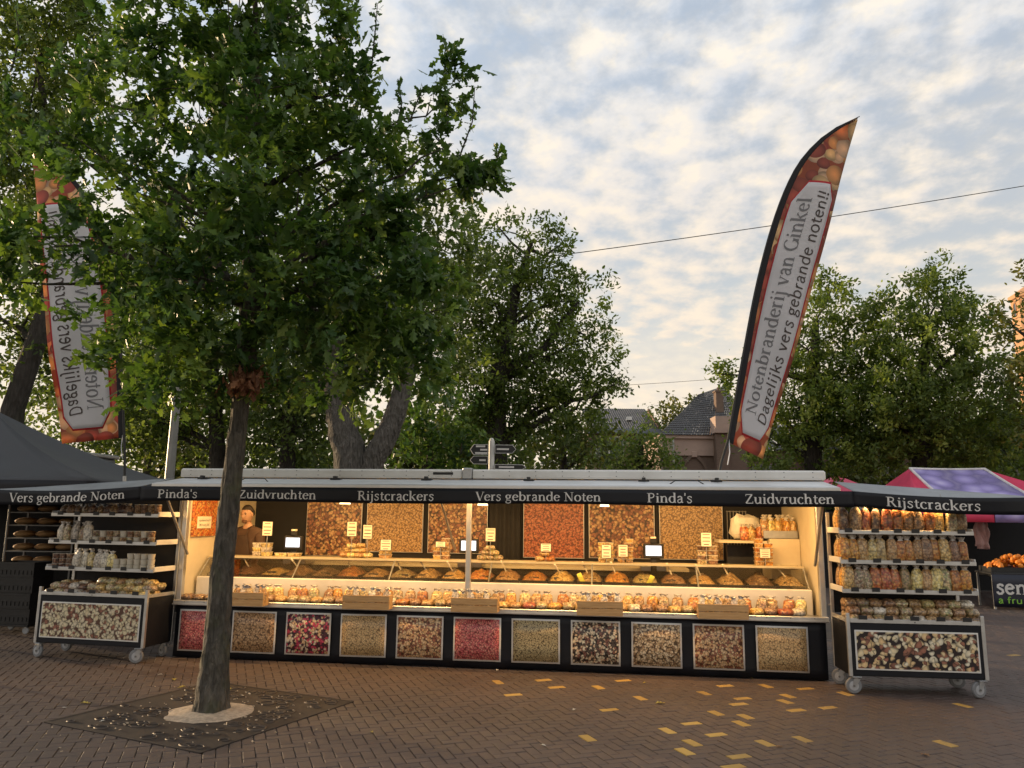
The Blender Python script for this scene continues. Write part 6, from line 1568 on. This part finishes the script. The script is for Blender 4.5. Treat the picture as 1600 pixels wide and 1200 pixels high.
tri_sheet((W2, 0, EZ), (W2, D2, EZ), (rx1, rY + .01, RZ), (rx1, rY, RZ), 'roof_panel', M_PNK); tri_sheet((0, D2, EZ), (0, 0, EZ), (rx0, rY, RZ), (rx0, rY + .01, RZ), 'roof_panel', M_PNK); tri_sheet((W2, D2, EZ), (0, D2, EZ), (rx0, rY, RZ), (rx1, rY, RZ), 'roof_panel', M_PNK)
for a, b_ in (((sx0 - .06, -.004, EZ + .01), (rx0 + .02, rY, RZ + .012)), ((sx1 + .22, -.004, EZ + .01), (rx1 - .02, rY, RZ + .012)), ((rx0, rY, RZ + .01), (rx1, rY, RZ + .01))): 
    pa, pb = Vector(a), Vector(b_); MB().tube([pa.lerp(pb, t / 6) - Vector((0, 0, .02 * math.sin(PI * t / 6))) for t in range(7)], .035, 6).build('seam', M_SEAM, ft)
for k, (x0, x1, m_) in enumerate(((0, 1.55, M_PNK), (1.56, 2.30, M_PUR), (2.31, 2.42, M_SEAM), (2.43, W2, M_PNK))):
    MB().sheet(lambda u, v: Vector((x0 + (x1 - x0) * u, -.02 + .02 * math.sin(u * 9), EZ - .42 + .42 * v)), 10, 3, .003).build('valance', m_, ft)
for x, y in ((.05, .05), (2.95, .05), (W2 - .05, D2 - .05), (.05, D2 - .05)): MB().cbox((x - .022, y - .022, 0), (x + .022, y + .022, EZ - .02), .003).build('leg', MT['white'], ft)
MB().box((-1.5, D2 - .1, .0), (W2 + 3.0, D2 - .05, 1.9)).build('rear_curtain', MT['black_matt'], ft)
def fruit_crate(M, w_, d_, h, colr, lab, fruit, hpk=.14, fr_r=.035):
    c = thing('fruit_crate', lab, 'crate', M, 'crates on the fruit stall')
    b0 = MB()
    for a, b_ in (((0, 0, 0), (w_, .012, h)), ((0, d_ - .012, 0), (w_, d_, h)), ((0, .0121, 0), (.012, d_ - .0121, h)), ((w_ - .012, .0121, 0), (w_, d_ - .0121, h)), ((.0121, .0121, 0), (w_ - .0121, d_ - .0121, .012))): b0.box(a, b_)
    b0.build('crate_body', colr, c)
    g_ = random.Random(lab); hp = MB()
    for i in range(110):
        x, y = g_.uniform(.04, w_ - .04), g_.uniform(.04, d_ - .04); z = h - .02 + hpk * math.sin(PI * x / w_) * math.sin(PI * y / d_) * g_.uniform(.55, 1)
        blob(6, 4, lambda u: Vector((x, y, z)) + u * fr_r, mb=hp)
    o = hp.build('fruit_heap', fruit, c); o['kind'] = 'stuff'
M_ORG = mat('orange_fruit', (.85, .26, .02), .5, 0, .2, 6, .1); M_RED = mat('dark_red_fruit', (.24, .045, .03), .4, 0, .35, 5, .1); M_BRN = mat('brown_red_fruit', (.30, .10, .05), .45, 0, .35, 5, .1)
stt = thing('stall_table', 'dark cloth covered fruit table behind the right cart', 'table', FS @ T(1.50, -.75, 0))
MB().cbox((0, 0, .55), (2.6, 1.5, .60), .01).build('top', MT['black'], stt); MB().sheet(lambda u, v: Vector((2.6 * u, -.01 + .02 * math.sin(u * 25) * (1 - v), .04 + .55 * v)), 40, 3, .004).build('cloth', mat('maroon_cloth', (.12, .02, .02), .8), stt)
for i, (x, y, f, l) in enumerate(((.02, .10, M_RED, 'dark red fruit, leftmost crate on the fruit table'), (.62, .10, M_BRN, 'brown red fruit, second crate on the fruit table'), (.04, .75, M_BRN, 'brown red fruit, rear left crate on the fruit table'), (.70, .75, M_RED, 'dark red fruit, rear middle crate on the fruit table'), (1.35, .75, M_RED, 'dark red fruit, rear right crate on the fruit table'))):
    fruit_crate(FS @ T(1.52 + x, -.75 + y, .602 + (.06 if y > .5 else 0)), .56, .55, .12, MT['black'], 'crate heaped with ' + l, f)
ob = at(1556, 935, 15.6); OB = T(ob.x - .05, 15.6, 0, R(-10))
otb = thing('banner_table', 'table with a dark lettered banner holding the orange fruit', 'table', OB)
MB().cbox((0, 0, .66), (1.7, .8, .70), .008).build('top', MT['black'], otb)
for x, y in ((.04, .04), (1.66, .04), (.04, .76), (1.66, .76)): MB().cbox((x - .02, y - .02, 0), (x + .02, y + .02, .66), .003).build('leg', MT['zinc'], otb)
bnr = MB().sheet(lambda u, v: Vector((1.7 * u, -.012 + .01 * math.sin(u * 12), .05 + .62 * v)), 30, 4, .004).build('banner', mat('navy_banner', (.015, .018, .035), .5, 0, .2, 3, .1), otb)
pl_ = lambda x, y: Vector((x, -.020 + .01 * math.sin(x / 1.7 * 12), y))
write_word('sen', bnr, MT['letter'], pl_, .26, .06, .62, .30, name='lettering', bold=.12)
GL['f'] = (.34, [([(.33,.66),(.27,.73),(.19,.70),(.16,.6),(.16,0)], .09), ([(.04,.455),(.31,.455)], .05)], [])
write_word('a fru', bnr, mat('green_print', (.25, .55, .06), .5), pl_, .12, .08, .52, .12, name='lettering', serif=False, bold=.10)
fruit_crate(OB @ T(.05, .1, .702), 1.6, .6, .10, MT['black'], 'wide dark crate heaped with bright orange fruit at the right edge', M_ORG, hpk=.30, fr_r=.055)
wcx = gpt(1590, 945)
wc_ = thing('plastic_crate', 'white and blue slatted crate on the ground at the right edge', 'crate', T(wcx.x - .1, wcx.y - .1, .003, R(-12)))
for k in range(3): MB().cbox((0, 0, .02 + k * .08), (.55, .012, .07 + k * .08), .003).build('slat', mat('blue_plastic', (.05, .25, .55), .4) if k == 2 else MT['white'], wc_); MB().cbox((0, .33, .02 + k * .08), (.55, .342, .07 + k * .08), .003).build('slat', MT['white'], wc_)
for x in (.0, .535): MB().cbox((x, .0125, 0), (x + .015, .3295, .26), .003).build('end_board', MT['white'], wc_)
MB().box((.016, .013, .005), (.534, .329, .018)).build('floor', MT['white'], wc_)
hb_ = thing('hanging_bags', 'bundle of pale pink plastic bags hung in the fruit tent', 'bags', Matrix.Translation(at(1536, 832, 17.5)))
M_PB = mat('pink_plastic', (.62, .40, .40), .4, 0, .15, 9, .6, .02, bscale=14)
for k in range(4):
    MB().sheet(lambda u, v: Vector(((u - .5) * (.20 + .06 * (1 - v)) + .03 * math.sin(v * 7 + k) + (k - 1.5) * .05, .03 * math.sin(u * 9 + k * 2 + v * 4) + k * .04, -.30 - .06 * k % .11 + .55 * v)), 10, 10, .003).build('bag', M_PB, hb_)
MB().tube([(0, .06, .22), (0, .06, .42)], .008, 6).build('cord', MT['white'], hb_)
pk = thing('far_tent', 'small crimson tent peak showing above the stall\'s right end', 'tent', Matrix.Translation(at(1307, 742, 26.5)) @ Matrix.Translation((-1.5, -1.5, 0)))
AZ = pk.location.z; pk.location.z = 0
MB().add([(0, 0, 2.3), (3, 0, 2.3), (3, 3, 2.3), (0, 3, 2.3), (1.5, 1.5, AZ), (1.5, 1.5, 2.25)], [(0, 1, 4), (1, 2, 4), (2, 3, 4), (3, 0, 4), (1, 0, 5), (2, 1, 5), (3, 2, 5), (0, 3, 5)]).build('roof', M_PNK, pk)
for x, y in ((.05, .05), (2.95, .05), (2.95, 2.95), (.05, 2.95)): MB().tube([(x, y, 0), (x, y, 2.3)], .025, 8).build('leg', MT['white'], pk)
